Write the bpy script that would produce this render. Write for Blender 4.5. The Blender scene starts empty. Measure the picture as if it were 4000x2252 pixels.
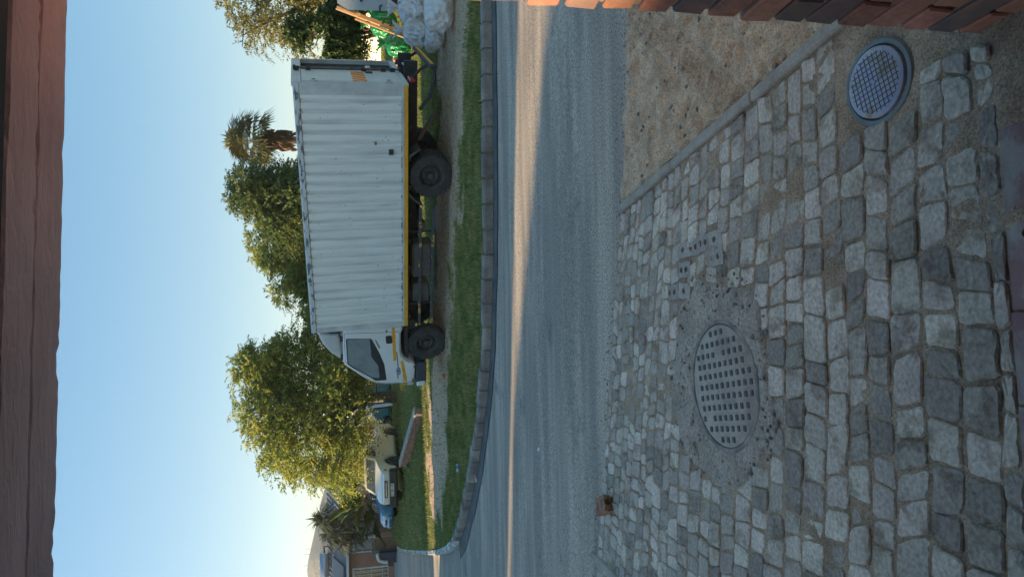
import bpy, bmesh, math, random
import numpy as np
from mathutils import Vector, Matrix, noise as mnoise
from mathutils.geometry import delaunay_2d_cdt

random.seed(7); RNG = np.random.default_rng(7)
scene = bpy.context.scene
COL = scene.collection

# ------------------------------------------------------------------ camera (phone held upright, stored sideways)
FPX, VH, ROLL, CH = 2600.0, 1480.0, math.radians(1.0), 1.5
PITCH = math.atan((2000 - VH) / FPX)
_F = np.array([0, math.cos(PITCH), -math.sin(PITCH)])
_d0 = np.array([0, -math.sin(PITCH), -math.cos(PITCH)]); _r0 = np.array([1.0, 0, 0])
_R = _r0 * math.cos(ROLL) + _d0 * math.sin(ROLL)
_D = _d0 * math.cos(ROLL) - _r0 * math.sin(ROLL)
CAMP = np.array([0, 0, CH]); HAZE = .0004
cam_data = bpy.data.cameras.new('camera'); cam = bpy.data.objects.new('camera', cam_data); COL.objects.link(cam)
mw = Matrix.Identity(4)
for i in range(3):
    mw[i][0] = _D[i]; mw[i][1] = _R[i]; mw[i][2] = -_F[i]; mw[i][3] = CAMP[i]
cam.matrix_world = mw
cam_data.sensor_fit = 'HORIZONTAL'; cam_data.sensor_width = 36.0; cam_data.lens = 36.0 * FPX / 4000
cam_data.clip_start = 0.05; cam_data.clip_end = 12000
scene.camera = cam

# ------------------------------------------------------------------ sky, sun, exposure
SUN_EL, SUN_BETA = math.radians(13.0), math.radians(11.0)
SUNV = Vector((-math.cos(SUN_EL) * math.cos(SUN_BETA), math.cos(SUN_EL) * math.sin(SUN_BETA), math.sin(SUN_EL)))
world = bpy.data.worlds.new('World'); scene.world = world; world.use_nodes = True
wn = world.node_tree; wn.nodes.clear()
sky = wn.nodes.new('ShaderNodeTexSky'); sky.sky_type = 'NISHITA'; sky.sun_disc = False
sky.sun_elevation = SUN_EL; sky.sun_rotation = math.atan2(SUNV.x, SUNV.y)
sky.air_density = 1.0; sky.dust_density = 0.35; sky.ozone_density = 1.0
bg = wn.nodes.new('ShaderNodeBackground'); bg.inputs['Strength'].default_value = 0.15
wo = wn.nodes.new('ShaderNodeOutputWorld')
gam = wn.nodes.new('ShaderNodeGamma'); gam.inputs['Gamma'].default_value = 0.5        # soft, evenly lit clear sky
hsv = wn.nodes.new('ShaderNodeHueSaturation'); hsv.inputs['Saturation'].default_value = 2.2
wn.links.new(sky.outputs[0], gam.inputs[0]); wn.links.new(gam.outputs[0], hsv.inputs['Color']); wn.links.new(hsv.outputs[0], bg.inputs[0]); wn.links.new(bg.outputs[0], wo.inputs[0])
sl = bpy.data.lights.new('sun', 'SUN'); sl.energy = 5.0; sl.angle = math.radians(0.5); sl.color = (1.0, 0.74, 0.42)
so = bpy.data.objects.new('sun', sl); COL.objects.link(so); so.location = (-40, 10, 30)
so.rotation_euler = SUNV.to_track_quat('Z', 'Y').to_euler()
scene.view_settings.view_transform = 'Standard'; scene.view_settings.look = 'None'
scene.view_settings.gamma = 1.0; scene.view_settings.use_curve_mapping = False
scene.view_settings.exposure = 1.6
scene.cycles.use_denoising = True
scene.cycles.max_bounces = 8

# ------------------------------------------------------------------ helpers: placing
def ray(u, v):
    return (u - 1126) / FPX * _R + (v - 2000) / FPX * _D + _F
def bp(u, v, z=0.0):
    r = ray(u, v); t = (z - CH) / r[2]; return CAMP + t * r
def bpf(u, v, fn, it=14):
    P = bp(u, v, 0)
    for _ in range(it):
        P = bp(u, v, min(1.25, float(fn(P[0], P[1]))) if P[1] < 200 else 0.9)
    return P
def aty(u, v, Y):
    r = ray(u, v); return CAMP + r * (Y / r[1])
def sstep(a, b, x):
    t = np.clip((x - a) / (b - a), 0, 1); return t * t * (3 - 2 * t)
def gz(x, y):
    t = (np.asarray(x, float) - 2.35) * .475 + (np.asarray(y, float) - 13.59) * .88
    a = np.clip(t, 0, 2) * .0976 + np.clip(t - 2, 0, 6) * .08 + np.clip(t - 8, 0, 12) * .035
    return a
def roadz(x, y):
    return gz(x, y) - .05 - .05 * sstep(4.3, 9.0, np.asarray(y, float))
def fbm(x, y, s=1.0, seed=0.0, o=3):
    return mnoise.fractal(Vector((x * s + seed, y * s - seed * .7, seed * 1.3)), 1.0, 2.0, o)

# ------------------------------------------------------------------ helpers: materials
MATS = {}
def rgba(c): return (c[0], c[1], c[2], 1.0)
def M(name, col, col2=None, rough=.7, metal=0.0, scale=6.0, bump=0.0, bscale=40.0, fine=0.0, fscale=80.0, rnd=0.0,
      coords='pos', spec=.5, coat=0.0, stretch=None, trans=0.0, sss=0.0, alpha=1.0, ramp=(.35, .65), col3=None, c3r=(.55, .6), c3s=14.0, transl=0.0):
    if name in MATS: return MATS[name]
    m = bpy.data.materials.new(name); m.use_nodes = True; nt = m.node_tree; N = nt.nodes; L = nt.links
    p = N['Principled BSDF']
    p.inputs['Base Color'].default_value = rgba(col); p.inputs['Roughness'].default_value = rough; p.inputs['Metallic'].default_value = metal
    p.inputs['Specular IOR Level'].default_value = spec
    if coat: p.inputs['Coat Weight'].default_value = coat; p.inputs['Coat Roughness'].default_value = .12
    if trans: p.inputs['Transmission Weight'].default_value = trans
    if alpha < 1: p.inputs['Alpha'].default_value = alpha
    if coords == 'pos':
        g = N.new('ShaderNodeNewGeometry'); vec = g.outputs['Position']
    else:
        g = N.new('ShaderNodeTexCoord'); vec = g.outputs['Object']
    if stretch:
        mp = N.new('ShaderNodeMapping'); mp.inputs['Scale'].default_value = stretch[:3]
        if len(stretch) > 3: mp.inputs['Rotation'].default_value = (0, 0, stretch[3])
        L.new(vec, mp.inputs[0]); svec = mp.outputs[0]
    else: svec = vec
    cur = None
    if col2 is not None:
        n = N.new('ShaderNodeTexNoise'); n.inputs['Scale'].default_value = scale; n.inputs['Detail'].default_value = 5; n.inputs['Roughness'].default_value = .6
        L.new(svec, n.inputs['Vector'])
        r = N.new('ShaderNodeValToRGB'); r.color_ramp.elements[0].position = ramp[0]; r.color_ramp.elements[1].position = ramp[1]
        r.color_ramp.elements[0].color = rgba(col); r.color_ramp.elements[1].color = rgba(col2)
        L.new(n.outputs[0], r.inputs[0]); cur = r.outputs[0]
    if col3 is not None:
        n = N.new('ShaderNodeTexNoise'); n.inputs['Scale'].default_value = c3s; n.inputs['Detail'].default_value = 6; n.inputs['Roughness'].default_value = .65
        L.new(vec, n.inputs['Vector'])
        r = N.new('ShaderNodeValToRGB'); r.color_ramp.elements[0].position = c3r[0]; r.color_ramp.elements[1].position = c3r[1]
        r.color_ramp.elements[0].color = (0, 0, 0, 1); r.color_ramp.elements[1].color = (1, 1, 1, 1)
        L.new(n.outputs[0], r.inputs[0])
        mx = N.new('ShaderNodeMix'); mx.data_type = 'RGBA'
        if cur is not None: L.new(cur, mx.inputs[6])
        else: mx.inputs[6].default_value = rgba(col)
        mx.inputs[7].default_value = rgba(col3); L.new(r.outputs[0], mx.inputs[0]); cur = mx.outputs[2]
    if fine > 0:
        n = N.new('ShaderNodeTexNoise'); n.inputs['Scale'].default_value = fscale; n.inputs['Detail'].default_value = 3
        L.new(vec, n.inputs['Vector'])
        mr = N.new('ShaderNodeMapRange'); mr.inputs[1].default_value = .3; mr.inputs[2].default_value = .7
        mr.inputs[3].default_value = 1 - fine; mr.inputs[4].default_value = 1 + fine
        L.new(n.outputs[0], mr.inputs[0])
        mx = N.new('ShaderNodeVectorMath'); mx.operation = 'SCALE'
        if cur is not None: L.new(cur, mx.inputs[0])
        else: mx.inputs[0].default_value = col[:3]
        L.new(mr.outputs[0], mx.inputs['Scale']); cur = mx.outputs[0]
    if rnd > 0:
        oi = N.new('ShaderNodeObjectInfo'); ge = N.new('ShaderNodeNewGeometry')
        ad = N.new('ShaderNodeMath'); ad.operation = 'ADD'; L.new(oi.outputs['Random'], ad.inputs[0]); L.new(ge.outputs['Random Per Island'], ad.inputs[1])
        fr = N.new('ShaderNodeMath'); fr.operation = 'FRACT'; L.new(ad.outputs[0], fr.inputs[0])
        mr = N.new('ShaderNodeMapRange'); mr.inputs[3].default_value = 1 - rnd; mr.inputs[4].default_value = 1 + rnd
        L.new(fr.outputs[0], mr.inputs[0])
        hs = N.new('ShaderNodeHueSaturation')
        if cur is not None: L.new(cur, hs.inputs['Color'])
        else: hs.inputs['Color'].default_value = rgba(col)
        L.new(mr.outputs[0], hs.inputs['Value'])
        m2 = N.new('ShaderNodeMath'); m2.operation = 'MULTIPLY'; m2.inputs[1].default_value = 7.31; L.new(fr.outputs[0], m2.inputs[0])
        f2 = N.new('ShaderNodeMath'); f2.operation = 'FRACT'; L.new(m2.outputs[0], f2.inputs[0])
        mh = N.new('ShaderNodeMapRange'); mh.inputs[3].default_value = .5 - rnd * .035; mh.inputs[4].default_value = .5 + rnd * .035
        L.new(f2.outputs[0], mh.inputs[0]); L.new(mh.outputs[0], hs.inputs['Hue']); cur = hs.outputs[0]
    if cur is not None: L.new(cur, p.inputs['Base Color'])
    if bump > 0:
        n = N.new('ShaderNodeTexNoise'); n.inputs['Scale'].default_value = bscale; n.inputs['Detail'].default_value = 6; n.inputs['Roughness'].default_value = .65
        L.new(vec, n.inputs['Vector'])
        b = N.new('ShaderNodeBump'); b.inputs['Strength'].default_value = bump; b.inputs['Distance'].default_value = .4 / bscale
        L.new(n.outputs[0], b.inputs['Height']); L.new(b.outputs[0], p.inputs['Normal'])
    if transl > 0:
        tr = N.new('ShaderNodeBsdfTranslucent'); ms = N.new('ShaderNodeMixShader'); ms.inputs[0].default_value = transl
        if cur is not None: L.new(cur, tr.inputs[0])
        else: tr.inputs[0].default_value = rgba(col)
        L.new(p.outputs[0], ms.inputs[1]); L.new(tr.outputs[0], ms.inputs[2]); L.new(ms.outputs[0], N['Material Output'].inputs[0])
    MATS[name] = m; return m

# ------------------------------------------------------------------ helpers: objects
def link(o, parent=None):
    COL.objects.link(o)
    if parent is not None: o.parent = parent
    return o
def tag(o, label=None, cat=None, group=None, kind=None):
    if label: o['label'] = label
    if cat: o['category'] = cat
    if group: o['group'] = group
    if kind: o['kind'] = kind
    return o
def thing(name, label, cat, loc=(0, 0, 0), rz=0.0, mat=None, group=None):
    o = bpy.data.objects.new(name, None); o.empty_display_size = .2; COL.objects.link(o)
    if mat is not None: o.matrix_world = mat
    else: o.location = loc; o.rotation_euler = (0, 0, rz)
    return tag(o, label, cat, group)
def mesh_np(name, V, Fs, mat, parent=None, smooth=False, loc=None):
    me = bpy.data.meshes.new(name); me.from_pydata([tuple(map(float, v)) for v in V], [], [tuple(map(int, f)) for f in Fs])
    if mat is not None: me.materials.append(mat)
    if smooth: me.polygons.foreach_set('use_smooth', [True] * len(me.polygons))
    me.update(); o = bpy.data.objects.new(name, me)
    if loc is not None: o.location = loc
    return link(o, parent)
def tris_np(name, V, T, mat, parent=None, smooth=False):
    me = bpy.data.meshes.new(name); V = np.asarray(V, np.float32); T = np.asarray(T, np.int32); k = T.shape[1]
    me.vertices.add(len(V)); me.vertices.foreach_set('co', V.ravel())
    me.loops.add(T.size); me.loops.foreach_set('vertex_index', T.ravel())
    me.polygons.add(len(T)); me.polygons.foreach_set('loop_start', np.arange(0, T.size, k, dtype=np.int32))
    me.polygons.foreach_set('loop_total', np.full(len(T), k, np.int32))
    if smooth: me.polygons.foreach_set('use_smooth', [True] * len(T))
    me.materials.append(mat); me.update(calc_edges=True); o = bpy.data.objects.new(name, me)
    return link(o, parent)

class MB:
    def __init__(s): s.v = []; s.f = []
    def add(s, V, Fs):
        b = len(s.v); s.v += [tuple(map(float, p)) for p in V]; s.f += [tuple(i + b for i in f) for f in Fs]; return s
    def box(s, x0, x1, y0, y1, z0, z1, mt=None):
        V = [(x, y, z) for x in (x0, x1) for y in (y0, y1) for z in (z0, z1)]
        if mt is not None: V = [tuple(mt @ Vector(p)) for p in V]
        return s.add(V, [(0, 1, 3, 2), (4, 6, 7, 5), (0, 4, 5, 1), (2, 3, 7, 6), (0, 2, 6, 4), (1, 5, 7, 3)])
    def bbox(s, x0, x1, y0, y1, z0, z1, b=.01, mt=None):     # box with chamfered edges
        b = min(b, abs(x1 - x0) * .45, abs(y1 - y0) * .45, abs(z1 - z0) * .45)
        bm = bmesh.new(); r = bmesh.ops.create_cube(bm, size=1.0)
        for v in bm.verts: v.co = Vector(((x0 + x1) / 2 + v.co.x * abs(x1 - x0), (y0 + y1) / 2 + v.co.y * abs(y1 - y0), (z0 + z1) / 2 + v.co.z * abs(z1 - z0)))
        bmesh.ops.bevel(bm, geom=bm.edges[:], offset=b, segments=1, affect='EDGES')
        bm.verts.index_update(); V = [v.co.copy() for v in bm.verts]; Fs = [[v.index for v in f.verts] for f in bm.faces]; bm.free()
        if mt is not None: V = [mt @ p for p in V]
        return s.add(V, Fs)
    def tube(s, pts, r, n=8, cap=True):
        pts = [Vector(p) for p in pts]; rs = r if isinstance(r, (list, tuple)) else [r] * len(pts)
        V = []; prev = None
        for i, p in enumerate(pts):
            d = (pts[min(i + 1, len(pts) - 1)] - pts[max(i - 1, 0)]).normalized()
            a = prev if prev is not None else (Vector((0, 0, 1)) if abs(d.z) < .9 else Vector((1, 0, 0)))
            a = (a - d * a.dot(d)).normalized(); prev = a; b = d.cross(a)
            for k in range(n):
                t = 2 * math.pi * k / n; V.append(p + (a * math.cos(t) + b * math.sin(t)) * rs[i])
        Fs = [(i * n + k, i * n + (k + 1) % n, (i + 1) * n + (k + 1) % n, (i + 1) * n + k) for i in range(len(pts) - 1) for k in range(n)]
        if cap: Fs += [tuple(range(n - 1, -1, -1)), tuple((len(pts) - 1) * n + k for k in range(n))]
        return s.add(V, Fs)
    def lathe(s, prof, c=(0, 0, 0), axis='y', n=28, sq=1.0):     # prof: (radius, along-axis); closed along ends
        V = []; Fs = []
        for r, a in prof:
            for k in range(n):
                t = 2 * math.pi * k / n; p, q = r * math.cos(t), r * math.sin(t) * sq
                V.append((c[0] + p, c[1] + a, c[2] + q) if axis == 'y' else ((c[0] + p, c[1] + q, c[2] + a) if axis == 'z' else (c[0] + a, c[1] + p, c[2] + q)))
        m = len(prof)
        for i in range(m - 1):
            for k in range(n): Fs.append((i * n + k, i * n + (k + 1) % n, (i + 1) * n + (k + 1) % n, (i + 1) * n + k))
        Fs.append(tuple(range(n))); Fs.append(tuple((m - 1) * n + k for k in range(n)))
        return s.add(V, Fs)
    def prism(s, poly, y0, y1):                                  # polygon in x-z extruded along y
        n = len(poly); V = [(x, y0, z) for x, z in poly] + [(x, y1, z) for x, z in poly]
        return s.add(V, [tuple(range(n)), tuple(range(2 * n - 1, n - 1, -1))] + [(i, i + n, (i + 1) % n + n, (i + 1) % n) for i in range(n)])
    def build(s, name, mat, parent=None, smooth=False, mt=None, flat_angle=None):
        V = s.v if mt is None else [tuple(mt @ Vector(p)) for p in s.v]
        bm = bmesh.new(); vs = [bm.verts.new(p) for p in V]
        for f in s.f:
            try: bm.faces.new([vs[i] for i in f])
            except ValueError: pass
        bmesh.ops.recalc_face_normals(bm, faces=bm.faces[:])
        if smooth:
            ang = math.radians(flat_angle or 38)
            for f in bm.faces: f.smooth = True
            for e in bm.edges:
                if len(e.link_faces) != 2 or e.calc_face_angle(9) > ang: e.smooth = False
        me = bpy.data.meshes.new(name); bm.to_mesh(me); bm.free(); me.materials.append(mat)
        return link(bpy.data.objects.new(name, me), parent)

def copy_tree(o, parent=None):
    c = o.copy(); COL.objects.link(c); c.parent = parent
    for ch in list(o.children): copy_tree(ch, c)
    return c
def cdt(bound, inner=()):
    n = len(bound); pts = [Vector((p[0], p[1])) for p in bound] + [Vector((p[0], p[1])) for p in inner]
    vs, es, fs, *_ = delaunay_2d_cdt(pts, [], [list(range(n))], 1, 1e-5)
    return vs, fs
def inpoly(P, poly):
    x, y = P[:, 0], P[:, 1]; c = np.zeros(len(P), bool); n = len(poly); j = n - 1
    for i in range(n):
        xi, yi = poly[i][:2]; xj, yj = poly[j][:2]
        cond = ((yi > y) != (yj > y)) & (x < (xj - xi) * (y - yi) / ((yj - yi) + 1e-12) + xi); c ^= cond; j = i
    return c
def dseg(P, poly, closed=False):
    d = np.full(len(P), 1e9); n = len(poly)
    for i in range(n if closed else n - 1):
        a = np.array(poly[i][:2], float); b = np.array(poly[(i + 1) % n][:2], float); ab = b - a
        t = np.clip(((P - a) @ ab) / (ab @ ab + 1e-12), 0, 1); q = P - (a + t[:, None] * ab); d = np.minimum(d, np.hypot(q[:, 0], q[:, 1]))
    return d
def resample(pl, step):
    out = [pl[0]]
    for a, b in zip(pl[:-1], pl[1:]):
        L = math.dist(a[:2], b[:2]); k = max(1, round(L / step))
        out += [tuple(a[j] + (b[j] - a[j]) * i / k for j in range(len(a))) for i in range(1, k + 1)]
    return out
def smooth_pl(pl, it=2):
    for _ in range(it):
        o = [pl[0]]
        for a, b in zip(pl[:-1], pl[1:]):
            o += [tuple(.75 * p + .25 * q for p, q in zip(a, b)), tuple(.25 * p + .75 * q for p, q in zip(a, b))]
        pl = o + [pl[-1]]
    return pl
def sheet(name, poly, zfn, mat, step, inner_extra=(), jitter=.2):
    bx = resample(list(poly) + [poly[0]], step)[:-1]
    P = np.array(poly)[:, :2]; lo = P.min(0); hi = P.max(0)
    gx, gy = np.meshgrid(np.arange(lo[0], hi[0], step), np.arange(lo[1], hi[1], step)); G = np.stack([gx.ravel(), gy.ravel()], 1)
    G += RNG.uniform(-jitter, jitter, G.shape) * step
    G = G[inpoly(G, poly)]; G = G[dseg(G, poly, True) > step * .4]
    if len(inner_extra): G = np.concatenate([G, np.array(inner_extra)])
    vs, fs = cdt(bx, G)
    V = [(p.x, p.y, float(zfn(p.x, p.y))) for p in vs]
    o = mesh_np(name, V, fs, mat, smooth=True); o['kind'] = 'structure'; return o

# ================================================================== THE GROUND
asphalt = M('asphalt', (.295, .245, .2), (.47, .38, .295), rough=.9, scale=1.0, stretch=(.35, 2.6, 1, -.1), bump=.9, bscale=70, fine=.5, fscale=62, ramp=(.42, .64), spec=.3, col3=(.199, .179, .163), c3r=(.6, .68), c3s=1.1)
sand_m = M('sand', (.64, .46, .31), (.42, .285, .185), rough=.95, scale=9, bump=1.0, bscale=40, fine=.35, fscale=110, spec=.2, col3=(.74, .54, .36), c3r=(.55, .7), c3s=3)
joint_m = M('joint_sand', (.44, .325, .225), (.27, .19, .125), rough=.95, scale=7, bump=.9, bscale=90, fine=.4, fscale=150, spec=.2)
dirt_m = M('dirt', (.15, .115, .085), (.22, .175, .135), rough=.95, scale=3, bump=1.0, bscale=25, fine=.4, fscale=60, spec=.2, col3=(.32, .28, .24), c3r=(.64, .7), c3s=16)
concrete = M('concrete', (.390, .370, .338), (.260, .247, .227), rough=.9, scale=5, bump=.5, bscale=60, fine=.2, fscale=120)

KB = [(2900, 1912), (2252, 1924), (1852, 1928), (1400, 1930), (1152, 1928), (795, 1917), (596, 1894), (437, 1871), (318, 1847), (199, 1819), (150, 1802), (112, 1783), (90, 1745), (86, 1700), (98, 1650), (115, 1622), (187, 1593), (240, 1575), (265, 1562), (340, 1553)]
KBW = [tuple(bpf(u, v, roadz)[:2]) for u, v in KB]
KBW = [(24.0, KBW[0][1] - .9)] + KBW
KERB = smooth_pl(KBW[:17], 2)                      # road-side foot of the kerb
SIDE = KBW[16:]
d = np.array(SIDE[-1]) - np.array(SIDE[-3]); d /= np.linalg.norm(d)
SIDE = SIDE + [tuple(np.array(SIDE[-1]) + d * 6), tuple(np.array(SIDE[-1]) + d * 14)]
def offset_pl(pl, w):                              # to the right of travel direction (travel goes right to left: right side = away from camera)
    out = []
    for i in range(len(pl)):
        a = np.array(pl[max(i - 1, 0)]); b = np.array(pl[min(i + 1, len(pl) - 1)]); t = (b - a) / (np.linalg.norm(b - a) + 1e-9)
        out.append(tuple(np.array(pl[i]) + np.array([t[1], -t[0]]) * w))
    return out
VERGE = offset_pl(KERB, .12) + SIDE[1:] + [(-8, 75), (80, 90), (80, 4)]
NEAR = [(24, .2), (6.0, 3.15), (1.75, 3.84), (.43, 3.99), (-2.1, 4.61), (-9, 6.3), (-30, 10)]
def nearY(x):
    xs = [p[0] for p in NEAR][::-1]; ys = [p[1] for p in NEAR][::-1]; return float(np.interp(x, xs, ys))

def kerbdist(P): return dseg(P, KERB)
def dirtw(P):
    """how bare the verge is at each point"""
    P = np.asarray(P, float)
    line = [(9, 10.0), (5.5, 11.5), (2.6, 13.5), (-2.6, 16.6), (-5.4, 18.0), (-7.2, 18.2)]
    dl = dseg(P, line); nz = np.array([fbm(p[0], p[1], .9, 3.1, 4) for p in P])
    nz = nz + .45 * np.array([fbm(p[0], p[1], 3.6, 8.2, 3) for p in P])
    kd = kerbdist(P)
    w = 1 - sstep(.6, 2.0, dl + nz * 1.2)
    w = np.maximum(w, (1 - sstep(.0, .25, kd - .12)) * .6)
    near_corner = np.hypot(P[:, 0] + 7.0, P[:, 1] - 17.2); w = np.maximum(w, 1 - sstep(.5, 1.5, near_corner + nz * .5))
    right = sstep(3.0, 5.5, P[:, 0]) * (1 - sstep(13.0, 15.5, P[:, 1])) * sstep(1.3, 1.9, kd + nz * .4); w = np.maximum(w, right)
    w = np.where(kd < .95 + nz * .5, w * .3, w)
    return np.clip(w + .35 * sstep(.25, .6, nz), 0, 1)

# the wide ground below everything
rr = [0, 3, 6, 9, 12, 16, 20, 25, 30, 36, 44, 55, 70, 90, 130, 200, 350, 700, 1100]
V = [(0, 0, -.25)]; Fq = []
nseg = 64
for r in rr[1:]:
    for k in range(nseg):
        a = 2 * math.pi * k / nseg; x, y = r * math.cos(a), r * math.sin(a); V.append((x, y, float(gz(x, y)) - .25))
for k in range(nseg): Fq.append((0, 1 + k, 1 + (k + 1) % nseg))
for i in range(len(rr) - 2):
    for k in range(nseg):
        a = 1 + i * nseg + k; b = 1 + i * nseg + (k + 1) % nseg; Fq.append((a, a + nseg, b + nseg, b))
g = mesh_np('ground', V, Fq, dirt_m, smooth=True); g['kind'] = 'structure'

# verge: soil and grass cover
vm = bpy.data.materials.new('verge_soil'); vm.use_nodes = True; nt = vm.node_tree; N = nt.nodes; L = nt.links
p = N['Principled BSDF']; p.inputs['Roughness'].default_value = .95; p.inputs['Specular IOR Level'].default_value = .2
at = N.new('ShaderNodeAttribute'); at.attribute_name = 'bare'
geo = N.new('ShaderNodeNewGeometry')
def _noise(sc, det=5):
    n = N.new('ShaderNodeTexNoise'); n.inputs['Scale'].default_value = sc; n.inputs['Detail'].default_value = det; n.inputs['Roughness'].default_value = .65; L.new(geo.outputs['Position'], n.inputs['Vector']); return n
def _ramp(inp, a, b, ca, cb):
    r = N.new('ShaderNodeValToRGB'); r.color_ramp.elements[0].position = a; r.color_ramp.elements[1].position = b; r.color_ramp.elements[0].color = rgba(ca); r.color_ramp.elements[1].color = rgba(cb); L.new(inp, r.inputs[0]); return r
n1 = _noise(4); n2 = _noise(45, 3); n3 = _noise(9)
soil = _ramp(n3.outputs[0], .35, .7, (.44, .285, .175), (.74, .54, .39)); grs = _ramp(n1.outputs[0], .35, .65, (.09, .14, .035), (.2, .22, .07))
pe = _ramp(n2.outputs[0], .62, .7, (0, 0, 0), (1, 1, 1))
ms = N.new('ShaderNodeMix'); ms.data_type = 'RGBA'; L.new(soil.outputs[0], ms.inputs[6]); ms.inputs[7].default_value = (.52, .46, .41, 1); L.new(pe.outputs[0], ms.inputs[0])
md = N.new('ShaderNodeMath'); md.operation = 'ADD'; L.new(at.outputs['Fac'], md.inputs[0])
ms2 = N.new('ShaderNodeMapRange'); ms2.inputs[3].default_value = -.35; ms2.inputs[4].default_value = .35; L.new(n2.outputs[0], ms2.inputs[0]); L.new(ms2.outputs[0], md.inputs[1])
cr = _ramp(md.outputs[0], .35, .65, (0, 0, 0), (1, 1, 1))
mx = N.new('ShaderNodeMix'); mx.data_type = 'RGBA'; L.new(cr.outputs[0], mx.inputs[0]); L.new(grs.outputs[0], mx.inputs[6]); L.new(ms.outputs[2], mx.inputs[7]); L.new(mx.outputs[2], p.inputs['Base Color'])
b = N.new('ShaderNodeBump'); b.inputs['Strength'].default_value = 1; b.inputs['Distance'].default_value = .03; L.new(n2.outputs[0], b.inputs['Height']); L.new(b.outputs[0], p.inputs['Normal'])
nearv = [q for q in [(x, y) for x in np.arange(-9, 9, .16) for y in np.arange(8, 22, .16)]]
nearv = np.array(nearv) + RNG.uniform(-.04, .04, (len(nearv), 2)); nearv = nearv[inpoly(nearv, VERGE)]; nearv = nearv[dseg(nearv, VERGE, True) > .06]
def vergez(x, y): return float(gz(x, y)) + .012 + fbm(x, y, 1.7, 5.0) * .022 * (1 if y < 30 else 0)
verge = sheet('verge', VERGE, vergez, vm, 1.6, nearv)
co = np.empty(len(verge.data.vertices) * 3); verge.data.vertices.foreach_get('co', co); co = co.reshape(-1, 3)
w = dirtw(co[:, :2]); a = verge.data.attributes.new('bare', 'FLOAT', 'POINT'); a.data.foreach_set('value', w.astype(np.float32))

# road and side street
far_edge = offset_pl(KERB, .02) + SIDE[1:]
ROAD = [(24, NEAR[0][1])] + NEAR[1:] + [(-30, 26), (-20, 34)]
ls = np.array(SIDE[-1]); ROAD = NEAR + [(-30, 40), (ls[0] - .3, 44)] + [tuple(q) for q in far_edge[::-1]]
def rz(x, y): return float(roadz(x, y)) + fbm(x, y, .8, 2.0) * .006
rn = np.array([(x, y) for x in np.arange(-8, 6, .3) for y in np.arange(3, 18, .3)]); rn = rn[inpoly(rn, ROAD)]; rn = rn[dseg(rn, ROAD, True) > .1]
road = sheet('road', ROAD, rz, asphalt, 1.4, rn)
gut_m = M('gutter_stain', (.062, .058, .055), (.13, .118, .105), rough=.8, scale=3.5, bump=.6, bscale=60, fine=.35, fscale=90)
gp = offset_pl(KERB, -.34); k0 = offset_pl(KERB, .03)
V = []; Fq = []
wob = [fbm(q[0], q[1], 1.2, 9) * .07 for q in gp]
for i, (q, k) in enumerate(zip(gp, k0)):
    q = (q[0] + (q[0] - k[0]) * wob[i], q[1] + (q[1] - k[1]) * wob[i] * 3)
    for t in (0, .5, 1):
        x, y = k[0] + (q[0] - k[0]) * t, k[1] + (q[1] - k[1]) * t; V.append((x, y, rz(x, y) + .012 + .004 * (1 - t)))
for i in range(len(gp) - 1):
    if gp[i][1] > bpf(150, 1802, roadz)[1]: break
    for t in (0, 1): a = i * 3 + t; Fq.append((a, a + 1, a + 4, a + 3))
gut = mesh_np('gutter', V, Fq, gut_m, smooth=True); gut['kind'] = 'structure'

# kerb: concrete backing with one stone after another
kerb_m = M('kerb_concrete', (.30, .26, .225), (.17, .148, .13), rough=.9, scale=4, bump=.6, bscale=50, fine=.3, fscale=90, rnd=.25)
kerb_w = M('kerb_white_paint', (.62, .62, .6), (.2, .19, .17), rough=.8, scale=9, bump=.4, bscale=40, ramp=(.5, .58), rnd=.1)
kl = resample(KERB, .02); cum = np.concatenate([[0], np.cumsum([math.dist(a, b) for a, b in zip(kl[:-1], kl[1:])])])
kx = np.array([q[0] for q in kl]); ky = np.array([q[1] for q in kl])
def kpt(s): return np.array([np.interp(s, cum, kx), np.interp(s, cum, ky)])
V = []; Fq = []; ss = np.arange(0, cum[-1], .25)
for i, s in enumerate(ss):
    P0 = kpt(s); P1 = kpt(min(s + .05, cum[-1])); t = P1 - P0; t = t / (np.linalg.norm(t) + 1e-9) if np.linalg.norm(t) > 0 else np.array([-1, 0]); n_ = np.array([t[1], -t[0]])
    for off, h in ((.02, -.16), (.02, .015), (.10, .02), (.10, -.16)):
        q = P0 + n_ * off; V.append((q[0], q[1], float(gz(*P0)) + h))
for i in range(len(ss) - 1):
    for k in range(3): a = i * 4 + k; Fq.append((a, a + 1, a + 5, a + 4))
kerb = mesh_np('kerb', V, Fq, joint_m); kerb['kind'] = 'structure'
def kerb_stone_mesh(seed):
    random.seed(seed); L2 = .1665; mb = MB(); prof = [(-.012, -.17), (.0, .02), (.022, .046), (.13, .05), (.135, -.17)]
    xs = [-L2, -L2 + .012, -.06, .05, L2 - .012, L2]; V = []; m = len(prof)
    for i, x in enumerate(xs):
        e = .010 if i in (0, 5) else 0
        for (yy, zz) in prof:
            V.append((x, yy + (e if yy < .05 else 0) + random.uniform(-.003, .003), zz - (e if zz > 0 else 0) + random.uniform(-.004, .003)))
    Fs = [(i * m + k, i * m + k + 1, (i + 1) * m + k + 1, (i + 1) * m + k) for i in range(5) for k in range(m - 1)] + [tuple(range(m)), tuple(5 * m + k for k in range(m))]
    return V, Fs
kmeshes = []
for sd in range(5):
    V, Fs = kerb_stone_mesh(sd); me = bpy.data.meshes.new('kerb_stone'); me.from_pydata(V, [], Fs); me.materials.append(kerb_m); kmeshes.append(me)
    me2 = me.copy(); me2.materials.clear(); me2.materials.append(kerb_w); kmeshes.append(me2)
s = .3; k = 0; WY = bpf(135, 1796, roadz)[1]
random.seed(3)
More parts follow.
